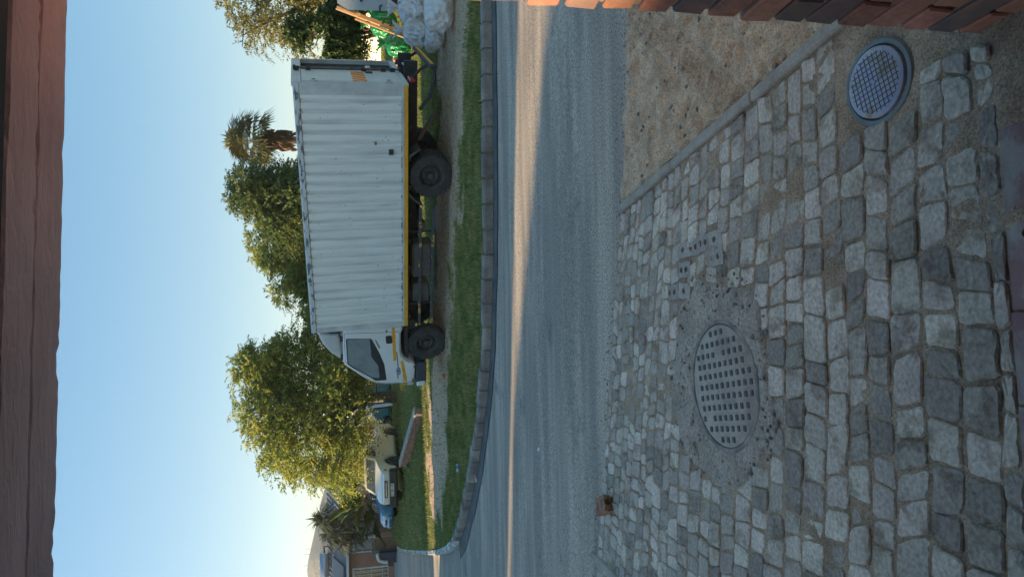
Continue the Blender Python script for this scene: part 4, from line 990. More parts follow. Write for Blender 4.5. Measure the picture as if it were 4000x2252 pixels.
# ================================================================== TREES AND PLANTS
def leafmat(name, c1, c2, tl=.35, scale=1.2):
    m = M(name, c1, c2, rough=.55, scale=scale, rnd=.35, transl=tl, spec=.3, ramp=(.3, .7)); return m
bark = M('bark', (.09, .07, .055), (.15, .125, .1), rough=.95, scale=6, bump=.8, bscale=25)
def sprays(C, Dv, rs, nl=16, L=.7, leaf=.10, droop=.5, wid=.4):
    """feathery twigs: at each point C with direction Dv a curved twig carrying nl leaflets; returns quads"""
    n = len(C); Vs = []; 
    Dv = Dv / np.linalg.norm(Dv, axis=1, keepdims=True)
    up = np.array([0, 0, 1.0]); side = np.cross(Dv, up); side /= (np.linalg.norm(side, axis=1, keepdims=True) + 1e-6)
    nrm = np.cross(side, Dv); Ls = L * rs.uniform(.6, 1.25, (n, 1)); roll = rs.uniform(-1.2, 1.2, (n, 1)); sd = side * np.cos(roll) + nrm * np.sin(roll)
    for k in range(nl):
        t = (k // 2 + 1) / (nl / 2 + .5); sg = 1 if k % 2 else -1
        base = C + Dv * Ls * t + np.array([0, 0, -1.0]) * (droop * Ls * t * t)
        l = leaf * rs.uniform(.65, 1.25, (n, 1)) * (1.1 - .4 * t)
        dirl = sd * sg * .85 + Dv * .55 + rs.normal(0, .25, (n, 3)); dirl /= np.linalg.norm(dirl, axis=1, keepdims=True)
        ac = np.cross(dirl, rs.normal(0, 1, (n, 3))); ac /= (np.linalg.norm(ac, axis=1, keepdims=True) + 1e-6)
        tip = base + dirl * l; mid = base + dirl * l * .5; w_ = ac * l * wid * .5
        Vs.append(np.stack([base, mid + w_, tip, mid - w_], 1))
    return np.concatenate(Vs, 0)
def crown_points(lobes, n, rs, shell=.55):
    w_ = np.array([l[3] * l[4] * l[5] for l in lobes]) ** .7; w_ = w_ / w_.sum(); idx = rs.choice(len(lobes), n, p=w_)
    d_ = rs.normal(0, 1, (n, 3)); d_ /= np.linalg.norm(d_, axis=1, keepdims=True); rad = rs.uniform(shell, 1, (n, 1)) ** .6
    Lb = np.array(lobes)[idx]; P = Lb[:, :3] + d_ * rad * Lb[:, 3:6]; return P, d_
def ragged(lobes, rs, k=5):
    out = list(lobes)
    for l in lobes:
        for _ in range(k):
            d_ = rs.normal(0, 1, 3); d_[2] = abs(d_[2]) * .9 - .15; d_ /= np.linalg.norm(d_); f = rs.uniform(.22, .42); out.append((l[0] + d_[0] * l[3], l[1] + d_[1] * l[4], l[2] + d_[2] * l[5], l[3] * f, l[4] * f, l[5] * f * 1.5))
    return out
def tree(name, label, base, lobes, nspr, mat, rs, leaf=.11, L=.7, nl=16, trunk_r=.16, fork=.35, cat='tree', droop=.45, shell=.55, wid=.42, group=None):
    t = thing(name, label, cat, base, group=group); b0 = np.array(base)
    mb = MB(); top = np.mean([l[:3] for l in lobes], 0) - b0; zf = top[2] * fork
    pts = [(0, 0, -.2), (rs.normal(0, .08), rs.normal(0, .08), zf * .5), (top[0] * .15, top[1] * .15, zf)]; mb.tube(pts, [trunk_r * 1.2, trunk_r, trunk_r * .85], 9); tr = mb.build('trunk', bark, t, smooth=True)
    mb = MB()
    for l in lobes:
        e = np.array(l[:3]) - b0; s_ = np.array(pts[2]); m_ = s_ * .5 + e * .5 + rs.normal(0, .2, 3); mb.tube([s_, m_, e], [trunk_r * .6, trunk_r * .35, trunk_r * .12], 6)
        for _ in range(5):
            q = e + rs.normal(0, 1, 3) * np.array(l[3:6]) * .55; mb.tube([m_ * .4 + e * .6, q * .5 + e * .5, q], [trunk_r * .22, trunk_r * .14, trunk_r * .05], 5)
    mb.build('limbs', bark, t, smooth=True)
    P, d_ = crown_points(ragged(lobes, rs), nspr, rs, shell); keep = np.ones(nspr, bool)
    nzv = np.array([mnoise.noise(Vector(q) * 1.1) for q in P]); keep = nzv > -.22; P = P[keep]; d_ = d_[keep]
    Dv = d_ + rs.normal(0, .45, P.shape) + np.array([0, 0, .25])
    Q = sprays(P - b0, Dv, rs, nl, L, leaf, droop, wid); V = Q.reshape(-1, 3); T = np.arange(len(V)).reshape(-1, 4)
    cr = tris_np('crown', V, T, mat, t); return t
def lobe(u, v, Y, ru, rv, ry=None):
    P = aty(u, v, Y); s_ = Y / FPX; return (P[0], P[1], P[2], ru * s_, (ry if ry else ru * s_), rv * s_)
rt = np.random.default_rng(21)
leafA = leafmat('leaf_ash', (.13, .215, .045), (.42, .40, .09), .5)
leafB = leafmat('leaf_dark', (.055, .11, .04), (.17, .20, .055), .35)
leafC = leafmat('leaf_citrus', (.036, .072, .020), (.080, .116, .029), .25)
P0 = aty(700, 1500, 30)
tree('leafy_tree', 'large leafy tree with feathery foliage left of the truck cab', (P0[0], 30, float(gz(P0[0], 30))),
     [lobe(700, 1140, 30, 170, 170), lobe(560, 1200, 29.5, 150, 150), lobe(830, 1180, 30, 130, 150), lobe(470, 1330, 29, 100, 90), lobe(640, 1350, 29, 190, 90), lobe(850, 1360, 29.5, 120, 110), lobe(620, 1040, 30, 90, 80), lobe(790, 1040, 30, 80, 80), lobe(500, 1100, 30, 70, 70), lobe(940, 1260, 29.5, 60, 70)],
     7800, leafA, rt, trunk_r=.24, leaf=.15, shell=.25)
P0 = aty(1500, 1500, 27)
tree('leafy_tree', 'dark leafy tree rising behind the rear half of the truck box', (P0[0], 27, float(gz(P0[0], 27))),
     [lobe(1520, 1030, 27, 75, 105), lobe(1450, 1090, 27, 110, 110), lobe(1555, 1150, 27, 55, 70), lobe(1460, 1190, 27, 140, 90), lobe(1380, 1130, 27, 80, 90)], 4200, leafB, rt, trunk_r=.2, leaf=.15, shell=.2)
P0 = aty(1200, 1500, 31)
tree('leafy_tree', 'yellow-green tree behind the front half of the truck box', (P0[0], 31, float(gz(P0[0], 31))),
     [lobe(1290, 1090, 31, 90, 80), lobe(1200, 1160, 31, 100, 90), lobe(1110, 1220, 31, 90, 70), lobe(1330, 1180, 31, 80, 80), lobe(1050, 1260, 31, 60, 50)], 3000, leafA, rt, trunk_r=.17, leaf=.15, shell=.25)
P0 = aty(2300, 1500, 21)
tree('overhanging_tree', 'light green tree overhanging from the right above the planks', 'x' and (P0[0] + .3, 21, float(gz(P0[0], 21))),
     [lobe(2230, 1120, 21, 120, 110), lobe(2150, 1010, 21, 80, 60), lobe(2260, 960, 21, 90, 60), lobe(2130, 1140, 21, 60, 50), lobe(2290, 1230, 21, 110, 90), lobe(2080, 1180, 21, 50, 40)], 1300, leafmat('leaf_pale', (.145, .152, .041), (.290, .254, .072), .45), rt, trunk_r=.2, leaf=.10, L=.55)
P0 = aty(2120, 1500, 19)
tree('citrus_tree', 'small dense dark green citrus tree behind the open truck door', (P0[0], 19, float(gz(P0[0], 19))),
     [lobe(2110, 1290, 19, 85, 100), lobe(2170, 1330, 19, 60, 80), lobe(2060, 1340, 19, 55, 75), lobe(2120, 1230, 19, 60, 60)], 2200, leafC, rt, trunk_r=.1, leaf=.11, L=.3, nl=14, wid=.6, shell=.3)
P0 = aty(480, 1500, 32)
tree('shrub', 'yellowish brown shrub behind the white pickup cab', (P0[0], 32, float(gz(P0[0], 32))), [lobe(480, 1425, 32, 70, 40), lobe(430, 1400, 32, 50, 45), lobe(540, 1440, 32, 50, 40)], 900, leafmat('leaf_brownish', (.160, .123, .036), (.246, .189, .065), .35), rt, trunk_r=.06, leaf=.09, L=.3, cat='shrub', shell=.2)

# tall palm behind the truck
pf_m = leafmat('palm_frond', (.10, .12, .05), (.19, .18, .08), .3); dead_m = M('dead_frond', (.12, .075, .045), (.2, .13, .08), rough=.95, scale=5, rnd=.2)
def fan_palm(name, label, base, h, r, mat, nf=38, skirt=1.6, tr=.28, cat='palm tree', rs=rt):
    t = thing(name, label, cat, base); MB().tube([(0, 0, -.2), (.05, 0, h * .5), (0, 0, h)], [tr * 1.2, tr, tr * .9], 10).build('trunk', bark, t, smooth=True)
    if skirt:
        V = []; 
        mb = MB()
        for k in range(240):
            a = rs.uniform(0, 6.28); z = h - rs.uniform(.2, skirt + .6); l = rs.uniform(.4, .9); r0 = tr * 1.0; dx, dy = math.cos(a), math.sin(a); w_ = rs.uniform(.03, .07); o_ = rs.uniform(.15, .45)
            mb.add([(dx * r0 - dy * w_, dy * r0 + dx * w_, z), (dx * r0 + dy * w_, dy * r0 - dx * w_, z), (dx * (r0 + o_) + dy * w_ * .4, dy * (r0 + o_) - dx * w_ * .4, z - l * .6), (dx * (r0 + o_ * .9), dy * (r0 + o_ * .9), z - l)], [(0, 1, 2, 3)])
        mb.build('dead_skirt', dead_m, t)
    V = []; T = []
    for k in range(nf):
        a = rs.uniform(0, 6.28); el = rs.uniform(-.5, 1.45); st_ = r * .5; d_ = np.array([math.cos(a) * math.cos(el), math.sin(a) * math.cos(el), math.sin(el)]); c_ = np.array([0, 0, h]) + d_ * st_
        sd = np.cross(d_, [0, 0, 1.0]); sd /= np.linalg.norm(sd) + 1e-6; up_ = np.cross(sd, d_)
        b0 = len(V); pw = .012; V += [tuple(np.array([0, 0, h]) + sd * pw), tuple(np.array([0, 0, h]) - sd * pw), tuple(c_ - sd * pw), tuple(c_ + sd * pw)]; T.append((b0, b0 + 1, b0 + 2, b0 + 3))
        for j in range(15):
            f = (j - 7) / 7 * 1.75; dr = d_ * math.cos(f) + sd * math.sin(f); ln = r * .55 * (1 - .25 * abs(f) / 1.75) * rs.uniform(.85, 1.1); tip = c_ + dr * ln + np.array([0, 0, -1]) * ln * .35 * rs.uniform(.3, 1.3); mid = c_ + dr * ln * .55 + up_ * .03
            w_ = np.cross(dr, up_); w_ = w_ / (np.linalg.norm(w_) + 1e-6) * .06; b0 = len(V); V += [tuple(c_), tuple(mid + w_), tuple(tip), tuple(mid - w_)]; T.append((b0, b0 + 1, b0 + 2, b0 + 3))
    tris_np('fronds', V, T, mat, t); return t
P0 = aty(1705, 1000, 42); fan_palm('fan_palm', 'tall fan palm with brown trunk showing above the truck box', (P0[0], 42, 1.0), P0[2] - 1.0, 2.1, pf_m, nf=60, skirt=1.2, tr=.24)

# yucca and banana plants in front of the left house
P0 = aty(190, 1560, 42); zb = float(gz(P0[0], 42))
def spiky(name, label, base, heads, mat, rs):
    t = thing(name, label, 'plant', base); mb = MB()
    for hx, hy, hz, r in heads: mb.tube([(0, 0, -.1), (hx * .4, hy * .4, hz * .5), (hx, hy, hz)], [.12, .09, .06], 7)
    mb.build('stem', bark, t, smooth=True); V = []; T = []
    for hx, hy, hz, r in heads:
        for k in range(190):
            d_ = rs.normal(0, 1, 3); d_[2] = abs(d_[2]) * .9 - .45; d_ /= np.linalg.norm(d_); c_ = np.array([hx, hy, hz]); ln = r * rs.uniform(.7, 1.1); tip = c_ + d_ * ln + np.array([0, 0, -.25 * ln]); sd = np.cross(d_, [0, 0, 1.]); sd = sd / (np.linalg.norm(sd) + 1e-6) * .055; m_ = c_ + d_ * ln * .5
            b0 = len(V); V += [tuple(c_), tuple(m_ + sd), tuple(tip), tuple(m_ - sd)]; T.append((b0, b0 + 1, b0 + 2, b0 + 3))
    tris_np('leaves', V, T, mat, t); return t
yu = leafmat('yucca_leaf', (.072, .109, .051), (.189, .196, .102), .2)
Hd = [aty(u, v, 42) for u, v in [(230, 1265), (170, 1290), (130, 1340), (205, 1350), (160, 1390)]]
spiky('yucca', 'spiky yucca with several heads in front of the left house', (P0[0], 42, zb), [(q[0] - P0[0], 0 + .2 * k, q[2] - zb, 1.45) for k, q in enumerate(Hd)], yu, rt)
def banana(name, label, base, leaves, mat, rs):
    t = thing(name, label, 'plant', base); MB().tube([(0, 0, -.1), (0, 0, .9)], [.16, .1], 8).build('stem', bark, t, smooth=True)
    for (dx, dy, dz, ln, wd) in leaves:
        d_ = np.array([dx, dy, dz], float); d_ /= np.linalg.norm(d_); sd = np.cross(d_, [0, 0, 1.]); sd /= np.linalg.norm(sd) + 1e-6; V = []; T = []; n = 9; nn = np.cross(sd, d_)
        for i in range(n):
            s_ = i / (n - 1); c_ = np.array([0, 0, .7]) + d_ * (ln * (.25 + s_)) + np.array([0, 0, -1]) * ln * .35 * s_ * s_; w_ = wd * math.sin(math.pi * min(1, .08 + s_ * .92)) ** .6
            V += [tuple(c_ + sd * w_ + nn * w_ * .5 + rs.normal(0, .02, 3)), tuple(c_), tuple(c_ - sd * w_ + nn * w_ * .5 + rs.normal(0, .02, 3))]
        for i in range(n - 1): T += [(i * 3, i * 3 + 1, i * 3 + 4, i * 3 + 3), (i * 3 + 1, i * 3 + 2, i * 3 + 5, i * 3 + 4)]
        V += [tuple(np.array(V[k]) - nn * .006) for k in range(3 * n)]; T += [tuple(3 * n + i for i in f[::-1]) for f in T[:2 * (n - 1)]]
        V += [(0, .02, .5), (0, -.02, .5), tuple(np.array(V[1]) + [0, .01, 0]), tuple(np.array(V[1]) - [0, .01, 0])]; k = len(V) - 4; T.append((k, k + 1, k + 3, k + 2))
        tris_np('leaf', V, T, mat, t, smooth=True)
bn = leafmat('banana_leaf', (.087, .145, .029), (.203, .217, .043), .4)
for (u, v, Y, lab, k) in [(300, 1480, 36, 'broad-leaved banana plant behind the blue car', 0), (390, 1480, 37, 'banana plant with upright leaves above the pickup roof', 1), (245, 1500, 37, 'low banana plant with drooping leaves beside the window', 2)]:
    P0 = aty(u, v, Y); zb = float(gz(P0[0], Y)); lv = []
    for q in range(15 if k < 2 else 11):
        a = rt.uniform(0, 6.28); lv.append((math.cos(a), math.sin(a) * .8, rt.uniform(.4, 2.2) if k < 2 else rt.uniform(.0, 1.0), rt.uniform(1.5, 2.5) if k < 2 else rt.uniform(1.0, 1.6), rt.uniform(.22, .36)))
    banana('banana_plant', lab, (P0[0], Y, zb + (.7 if k < 2 else .2)), lv, bn, rt)

# ------------------------------------------------------------------ grass
def blades(name, pts, hs, mat, rs, wd=.006, lean=.5, label=None):
    n = len(pts); a = rs.uniform(0, 6.28, n); w_ = wd * rs.uniform(.6, 1.4, n); dx, dy = np.cos(a) * w_, np.sin(a) * w_; b_ = rs.uniform(0, 6.28, n); l = hs * lean * rs.uniform(.1, 1.2, n)
    B = np.c_[pts[:, 0], pts[:, 1], pts[:, 2]]
    V = np.stack([B + np.c_[dx, dy, np.zeros(n)], B - np.c_[dx, dy, np.zeros(n)], B + np.c_[np.cos(b_) * l * .35 - dx * .6, np.sin(b_) * l * .35 - dy * .6, hs * .6], B + np.c_[np.cos(b_) * l, np.sin(b_) * l, hs]], 1).reshape(-1, 3)
    i = np.arange(n)[:, None] * 4; T = np.concatenate([i + np.array([[0, 1, 2]]), i + np.array([[0, 2, 3]])], 0)
    o = tris_np(name, V, T, mat, None); tag(o, label, 'grass', kind='stuff'); return o
rg = np.random.default_rng(31)
def scatter(n, x0, x1, y0, y1, dens=None, kmin=.16):
    P = np.c_[rg.uniform(x0, x1, n), rg.uniform(y0, y1, n)]; P = P[inpoly(P, VERGE)]
    P = P[kerbdist(P) > kmin]; w_ = 1 - dirtw(P)
    nz = np.array([fbm(q[0], q[1], 2.3, 7.0) for q in P]); w_ = np.clip(w_ * 1.15 - .12 + nz * .25, 0, 1); keep = rg.uniform(0, 1, len(P)) < np.maximum(w_ ** 1.3, .10)
    P = P[keep]; return np.c_[P, gz(P[:, 0], P[:, 1]) + .005], w_[keep]
grass_n = M('grass_blade', (.11, .19, .04), (.42, .34, .15), rough=.55, scale=3.0, rnd=.4, transl=.3, spec=.3, ramp=(.38, .64))
grass_f = leafmat('grass_dry', (.12, .17, .04), (.28, .25, .08), .35, scale=.9)
P, w_ = scatter(150000, -8, 7, 8.6, 15.0); blades('kerbside_grass', P, rg.uniform(.035, .085, len(P)) * (.5 + w_ * .6), grass_n, rg, .0055, label='green grass growing along the kerb below the truck')
P, w_ = scatter(60000, -9, 9, 14, 22); blades('verge_grass', P, rg.uniform(.03, .08, len(P)), grass_f, rg, .009, label='patchy grass on the verge behind the truck')
P, w_ = scatter(60000, -14, 16, 19, 42); blades('far_grass', P, rg.uniform(.04, .11, len(P)), grass_f, rg, .018, label='rough lawn in front of the far walls and parked cars')
P = np.c_[np.linspace(0, cum[-1] - 1.2, 1500), np.zeros(1500)]; Q = np.array([kpt(s_) for s_ in P[:, 0]]); Q = Q + rg.normal(0, .03, Q.shape) + np.array([.02, .10]); blades('kerb_tufts', np.c_[Q, np.full(len(Q), .03) + gz(Q[:, 0], Q[:, 1])], rg.uniform(.02, .06, len(Q)), grass_n, rg, .005, label='grass tufts hanging over the kerb stones')

# ================================================================== HOUSES, WALLS, HILL
wall_terra = M('house_plaster', (.425, .221, .145), (.323, .170, .116), rough=.9, scale=1.2, bump=.3, bscale=30, col3=(.204, .128, .093), c3r=(.6, .75), c3s=2)
roof_tile = M('roof_tile', (.130, .130, .137), (.195, .189, .189), rough=.8, scale=3, rnd=.1)
trim_w = M('trim_white', (.700, .700, .686), (.588, .588, .574), rough=.6, scale=3)
curtain = M('curtain', (.30, .30, .30), (.22, .23, .24), rough=.9, scale=8, stretch=(6, 1, .3))
HY = 44.0
def hx(u, Y=HY): return float(aty(u, 1500, Y)[0])
def hzv(u, v, Y=HY): return float(aty(u, v, Y)[2])
zb = .95; XL, XR = hx(-260), hx(330); GUT = hzv(120, 1360); 
house = thing('house', 'terracotta plastered house with grey tiled roof at the far left', 'house', ((XL + XR) / 2, HY, zb)); HB = Vector(((XL + XR) / 2, HY, zb))
W1 = (hx(110), hx(195)); W2 = (hx(-70), hx(40)); WZ = (hzv(150, 1460), hzv(150, 1385)); WZ2 = (hzv(20, 1515), hzv(20, 1385))
mb = MB()      # front wall with two window openings
def wallrow(x0, x1, z0, z1): mb.box(x0, x1, HY, HY + .25, z0, z1)
wallrow(XL, W2[0], zb - .4, GUT); wallrow(W2[0], W2[1], zb - .4, WZ2[0]); wallrow(W2[0], W2[1], WZ2[1], GUT); wallrow(W2[1], W1[0], zb - .4, GUT); wallrow(W1[0], W1[1], zb - .4, WZ[0]); wallrow(W1[0], W1[1], WZ[1], GUT); wallrow(W1[1], XR, zb - .4, GUT)
mi_ = Matrix.Translation(-HB)
mb.build('front_wall', wall_terra, house, mt=mi_)
MB().box(XL, XL + .25, HY + .26, HY + 9, zb - .4, GUT).build('side_wall', wall_terra, house, mt=mi_); MB().box(XR - .25, XR, HY + .26, HY + 9, zb - .4, GUT).build('side_wall', wall_terra, house, mt=mi_); MB().box(XL, XR, HY + 9, HY + 9.25, zb - .4, GUT).build('back_wall', wall_terra, house, mt=mi_)
RY = HY + 4.5; RZ = hzv(100, 1283, RY)
V = [(XL - .4, HY - .5, GUT + .02), (XR + .4, HY - .5, GUT + .02), (XR + .4, RY, RZ), (XL - .4, RY, RZ), (XL - .4, HY + 9.7, GUT + .02), (XR + .4, HY + 9.7, GUT + .02)]
roof = MB().add(V, [(0, 1, 2, 3), (3, 2, 5, 4), (0, 3, 4), (1, 5, 2), (0, 4, 5, 1)]).build('roof', roof_tile, house, mt=mi_)
tile = bpy.data.meshes.new('roof_tile'); bm_ = MB().prism([(0, 0), (.36, .0), (.36, .035), (.27, .06), (.18, .03), (.09, .015), (0, .035)], 0, .42)
tile.from_pydata(bm_.v, [], bm_.f); tile.materials.append(roof_tile)
sl_len = math.hypot(RY - HY + .5, RZ - GUT); nrow = int(sl_len / .36); pit = math.atan2(RZ - GUT, RY - HY + .5); tcount = 0
tx0 = hx(-30) ; rest = MB()
for r_ in range(nrow):
    yy = HY - .5 + math.cos(pit) * r_ * .36; zz = GUT + .03 + math.sin(pit) * r_ * .36
    x = XL - .4
    while x < XR + .3:
        vis = hx(-20) < x < hx(240) and tcount < 290
        if vis:
            o = bpy.data.objects.new('roof_tile', tile); link(o, roof); o.location = Vector((x, yy, zz)) - HB; o.rotation_euler = (pit + .05, 0, 0); tcount += 1
        else: rest.add([tuple(Matrix.Translation((x, yy, zz)) @ Matrix.Rotation(pit + .05, 4, 'X') @ Vector(q)) for q in bm_.v], bm_.f)
        x += .365
ro = rest.build('roof_tiles', roof_tile, roof, mt=mi_); ro['kind'] = 'stuff'
MB().bbox(XL - .4, XR + .4, HY - .62, HY - .5, GUT - .06, GUT + .09, .02).build('gutter', trim_w, house, mt=mi_); MB().box(XL - .4, XR + .4, HY - .5, HY + .2, GUT - .04, GUT - .002).build('soffit', trim_w, house, mt=mi_)
MB().tube([(hx(235), HY - .56, GUT - .05), (hx(235), HY - .4, GUT - .3), (hx(235), HY - .1, GUT - .5), (hx(235), HY - .1, zb)], .05, 8).build('downpipe', trim_w, house, mt=mi_)
def window(w_, zr, bars):
    f = MB(); x0, x1 = w_; z0, z1 = zr; t_ = .1
    f.bbox(x0 - .12, x1 + .12, HY - .05, HY + .1, z1, z1 + t_ + .04, .01); f.bbox(x0 - .1, x1 + .1, HY - .06, HY + .1, z0 - t_, z0, .01); f.bbox(x0 - .1, x0, HY - .03, HY + .1, z0 + .001, z1 - .001, .01); f.bbox(x1, x1 + .1, HY - .03, HY + .1, z0 + .001, z1 - .001, .01); f.box((x0 + x1) / 2 + .1, (x0 + x1) / 2 + .17, HY + .02, HY + .09, z0 + .002, z1 - .002)
    fo = f.build('window_frame', trim_w, house, mt=mi_)
    for a, b_ in ((x0, (x0 + x1) / 2 + .1), ((x0 + x1) / 2 + .17, x1)): MB().box(a + .01, b_ - .01, HY + .07, HY + .085, z0 + .01, z1 - .01).build('pane', glass_m if bars else M('pane_pale', (.32, .34, .35), (.22, .24, .25), rough=.2, scale=3, stretch=(1, 1, 9)), fo, mt=mi_)
    if bars:
        for k in range(7): MB().box(x0 + (x1 - x0) * (k + .5) / 7 - .012, x0 + (x1 - x0) * (k + .5) / 7 + .012, HY - .02, HY + .0, z0, z1).build('burglar_bar', trim_w, fo, mt=mi_)
        for k in range(3): MB().box(x0, x1, HY + .005, HY + .02, z0 + (z1 - z0) * (k + .5) / 3 - .012, z0 + (z1 - z0) * (k + .5) / 3 + .012).build('burglar_bar', trim_w, fo, mt=mi_)
window(W1, WZ, False); window(W2, WZ2, True)
MB().box(hx(-90), hx(55), HY - .6, HY - .01, zb - .3, hzv(30, 1517)).build('plinth_planter', wall_terra, house, mt=mi_)
# solar water heater on the roof
def rp(u, f, lift=.12): return Vector((hx(u), HY - .5 + (RY - HY + .5) * f, GUT + (RZ - GUT) * f + lift))
geyser = thing('solar_heater', 'silver solar water tank and ribbed panel on the house roof', 'solar heater', tuple(rp(0, .62)))
gm = Matrix.Translation(-rp(0, .62))
A = rp(-60, .80, .5); B = rp(38, .80, .5); MB().lathe([(.0001, 0), (.3, 0), (.33, .05), (.33, (B - A).x - .05), (.3, (B - A).x), (.0001, (B - A).x)], c=tuple(A), axis='x', n=24).build('tank', M('galvanised', (.34, .38, .42), rough=.35, metal=.6), geyser, smooth=True, mt=gm)
pan = MB().add([rp(-60, .05), rp(62, .05), rp(40, .62), rp(-60, .62), rp(-60, .05, .2), rp(62, .05, .2), rp(40, .62, .2), rp(-60, .62, .2)], [(0, 1, 2, 3), (4, 5, 6, 7), (0, 1, 5, 4), (1, 2, 6, 5), (2, 3, 7, 6), (3, 0, 4, 7)]).build('collector_panel', M('collector_dark', (.03, .04, .06), rough=.3), geyser, mt=gm)
for k in range(14):
    f0 = (k + .5) / 14; MB().tube([rp(-60, .05 + .57 * f0, .22), rp(62 - 22 * f0, .05 + .57 * f0, .22)], .022, 6).build('collector_tube', M('tube_glass', (.3, .34, .4), rough=.35), geyser, mt=gm)
MB().tube([rp(38, .80, .5), rp(58, .84, .5), rp(66, .76, .3), rp(66, .60, .25)], .05, 8).build('insulated_pipe', black_pl, geyser, mt=gm)
# gate, fence and gate posts
wood_g = M('gate_wood', (.19, .11, .06), (.26, .16, .09), rough=.8, scale=6); post_m = M('gate_post', (.22, .17, .13), (.17, .13, .1), rough=.9, scale=4)
GYy = 38.0
def gpt(u, v): q = aty(u, v, GYy); return float(q[0]), float(q[2])
gx0, gz0 = gpt(113, 1560); gx1, _ = gpt(158, 1560); gtop = gpt(130, 1450)[1]; gbase = gz0
gate = thing('driveway_gate', 'brown slatted gate with curved top in front of the house', 'gate', (gx0, GYy, gbase)); gmt = Matrix.Translation((-gx0, -GYy, -gbase))
for k in range(11):
    x = gx0 + .05 + (gx1 - gx0 - .12) * k / 10; h = gtop - .22 * (1 - math.cos((k / 10) * 2.2 - 1.1)) ; MB().box(x, x + .035, GYy - .02, GYy + .02, gbase + .05, h - .1 * abs(k / 10 - .5)).build('slat', wood_g, gate, mt=gmt)
MB().box(gx0, gx1, GYy - .05, GYy - .022, gbase + .05, gbase + .75).build('lower_panel', wood_g, gate, mt=gmt); MB().box(gx0, gx0 + .06, GYy - .045, GYy + .04, gbase, gtop - .25).build('stile', wood_g, gate, mt=gmt); MB().box(gx1 - .06, gx1, GYy - .045, GYy + .04, gbase, gtop + .02).build('stile', wood_g, gate, mt=gmt)
for k, (u, lab, top) in enumerate([(108, 'plastered gate post lit by the sun left of the slatted gate', 1452), (238, 'plastered gate post beside the wagon wheel gate', 1450)]):
    x, z = gpt(u, 1555); tp = gpt(u, top)[1]; MBo = MB().bbox(-.12, .12, -.12, .12, -.1, tp - z, .02).build('gate_post', post_m); MBo.location = (x, GYy, z); tag(MBo, lab, 'post')
# wagon-wheel gate
wx0 = gpt(178, 1500)[0]; wx1 = gpt(232, 1500)[0]; wz0 = gpt(200, 1560)[1]; wz1 = gpt(200, 1468)[1]; wr = (wx1 - wx0) / 2
wgate = thing('wagon_wheel_gate', 'wooden gate topped with half a wagon wheel', 'gate', (wx0, GYy, wz0)); wm_ = Matrix.Translation((-wx0, -GYy, -wz0)); cx = (wx0 + wx1) / 2
MB().tube([(cx + wr * math.cos(a), GYy, wz1 + wr * .75 * math.sin(a)) for a in np.linspace(0, math.pi, 14)], .035, 6).build('wheel_rim', wood_g, wgate, mt=wm_)
for a in np.linspace(.3, 2.84, 6): MB().tube([(cx, GYy, wz1), (cx + wr * math.cos(a), GYy, wz1 + wr * .75 * math.sin(a))], .022, 6).build('spoke', wood_g, wgate, mt=wm_)
for k in range(9): MB().box(wx0 + (wx1 - wx0) * k / 8 - .03, wx0 + (wx1 - wx0) * k / 8 + .03, GYy - .02, GYy + .02, wz0, wz1).build('slat', wood_g, wgate, mt=wm_)
for zz in (wz1 - .04, wz0 + .3): MB().box(wx0, wx1, GYy - .045, GYy - .021, zz - .04, zz + .04).build('rail', wood_g, wgate, mt=wm_)
# bar fence behind the cars
fx0 = gpt(245, 1500)[0]; fx1 = gpt(330, 1500)[0]; fz0 = gpt(280, 1545)[1]; fz1 = gpt(280, 1447)[1]
fence = thing('bar_fence', 'low wall with pale vertical bars behind the blue car', 'fence', (fx0, GYy, fz0)); fm_ = Matrix.Translation((-fx0, -GYy, -fz0))
MB().box(fx0, fx1, GYy - .08, GYy + .08, fz0 - .3, fz0 + .55).build('base_wall', post_m, fence, mt=fm_); MB().box(fx0, fx1, GYy - .03, GYy + .03, fz1 - .05, fz1).build('top_rail', trim_w, fence, mt=fm_)
for k in range(13): MB().box(fx0 + (fx1 - fx0) * (k + .5) / 13 - .02, fx0 + (fx1 - fx0) * (k + .5) / 13 + .02, GYy - .02, GYy + .02, fz0 + .551, fz1 - .051).build('bar', trim_w, fence, mt=fm_)
# white pipe and dark bin by the gate
q0 = [gpt(100, 1478), (gpt(80, 1478)), (gpt(74, 1490)), (gpt(72, 1512))]
o = MB().tube([(gpt(u, v)[0], GYy - .5, gpt(u, v)[1]) for u, v in [(104, 1474), (84, 1478), (77, 1484), (74, 1495), (72, 1514)]], .09, 10).build('white_pipe', trim_w, smooth=True); tag(o, 'bent white pipe beside the slatted gate', 'pipe')
x, z = gpt(92, 1530); o = MB().bbox(x - .35, x + .28, GYy - .45, GYy - .15, z - .25, gpt(92, 1482)[1], .03).build('dark_bin', M('bin_dark', (.035, .045, .07), rough=.5)); tag(o, 'dark blue bin standing behind the white pipe', 'bin')
# low wall far right, sunlit
wallw = M('white_wall', (.72, .7, .64), (.6, .57, .5), rough=.9, scale=2, bump=.2, bscale=20)
P0 = aty(2000, 1465, 40); P1 = aty(2330, 1465, 34)
fw = thing('garden_wall', 'sunlit white garden wall behind the citrus tree', 'wall', (P0[0], P0[1], float(gz(P0[0], 40)))); a = math.atan2(P1[1] - P0[1], P1[0] - P0[0]); fw.rotation_euler = (0, 0, a - .0)
MB().box(0, math.dist(P0[:2], P1[:2]), -.1, .1, -.3, 1.7).build('wall_body', wallw, fw); MB().bbox(-.02, math.dist(P0[:2], P1[:2]), -.14, .14, 1.701, 1.78, .02).build('coping', trim_w, fw)
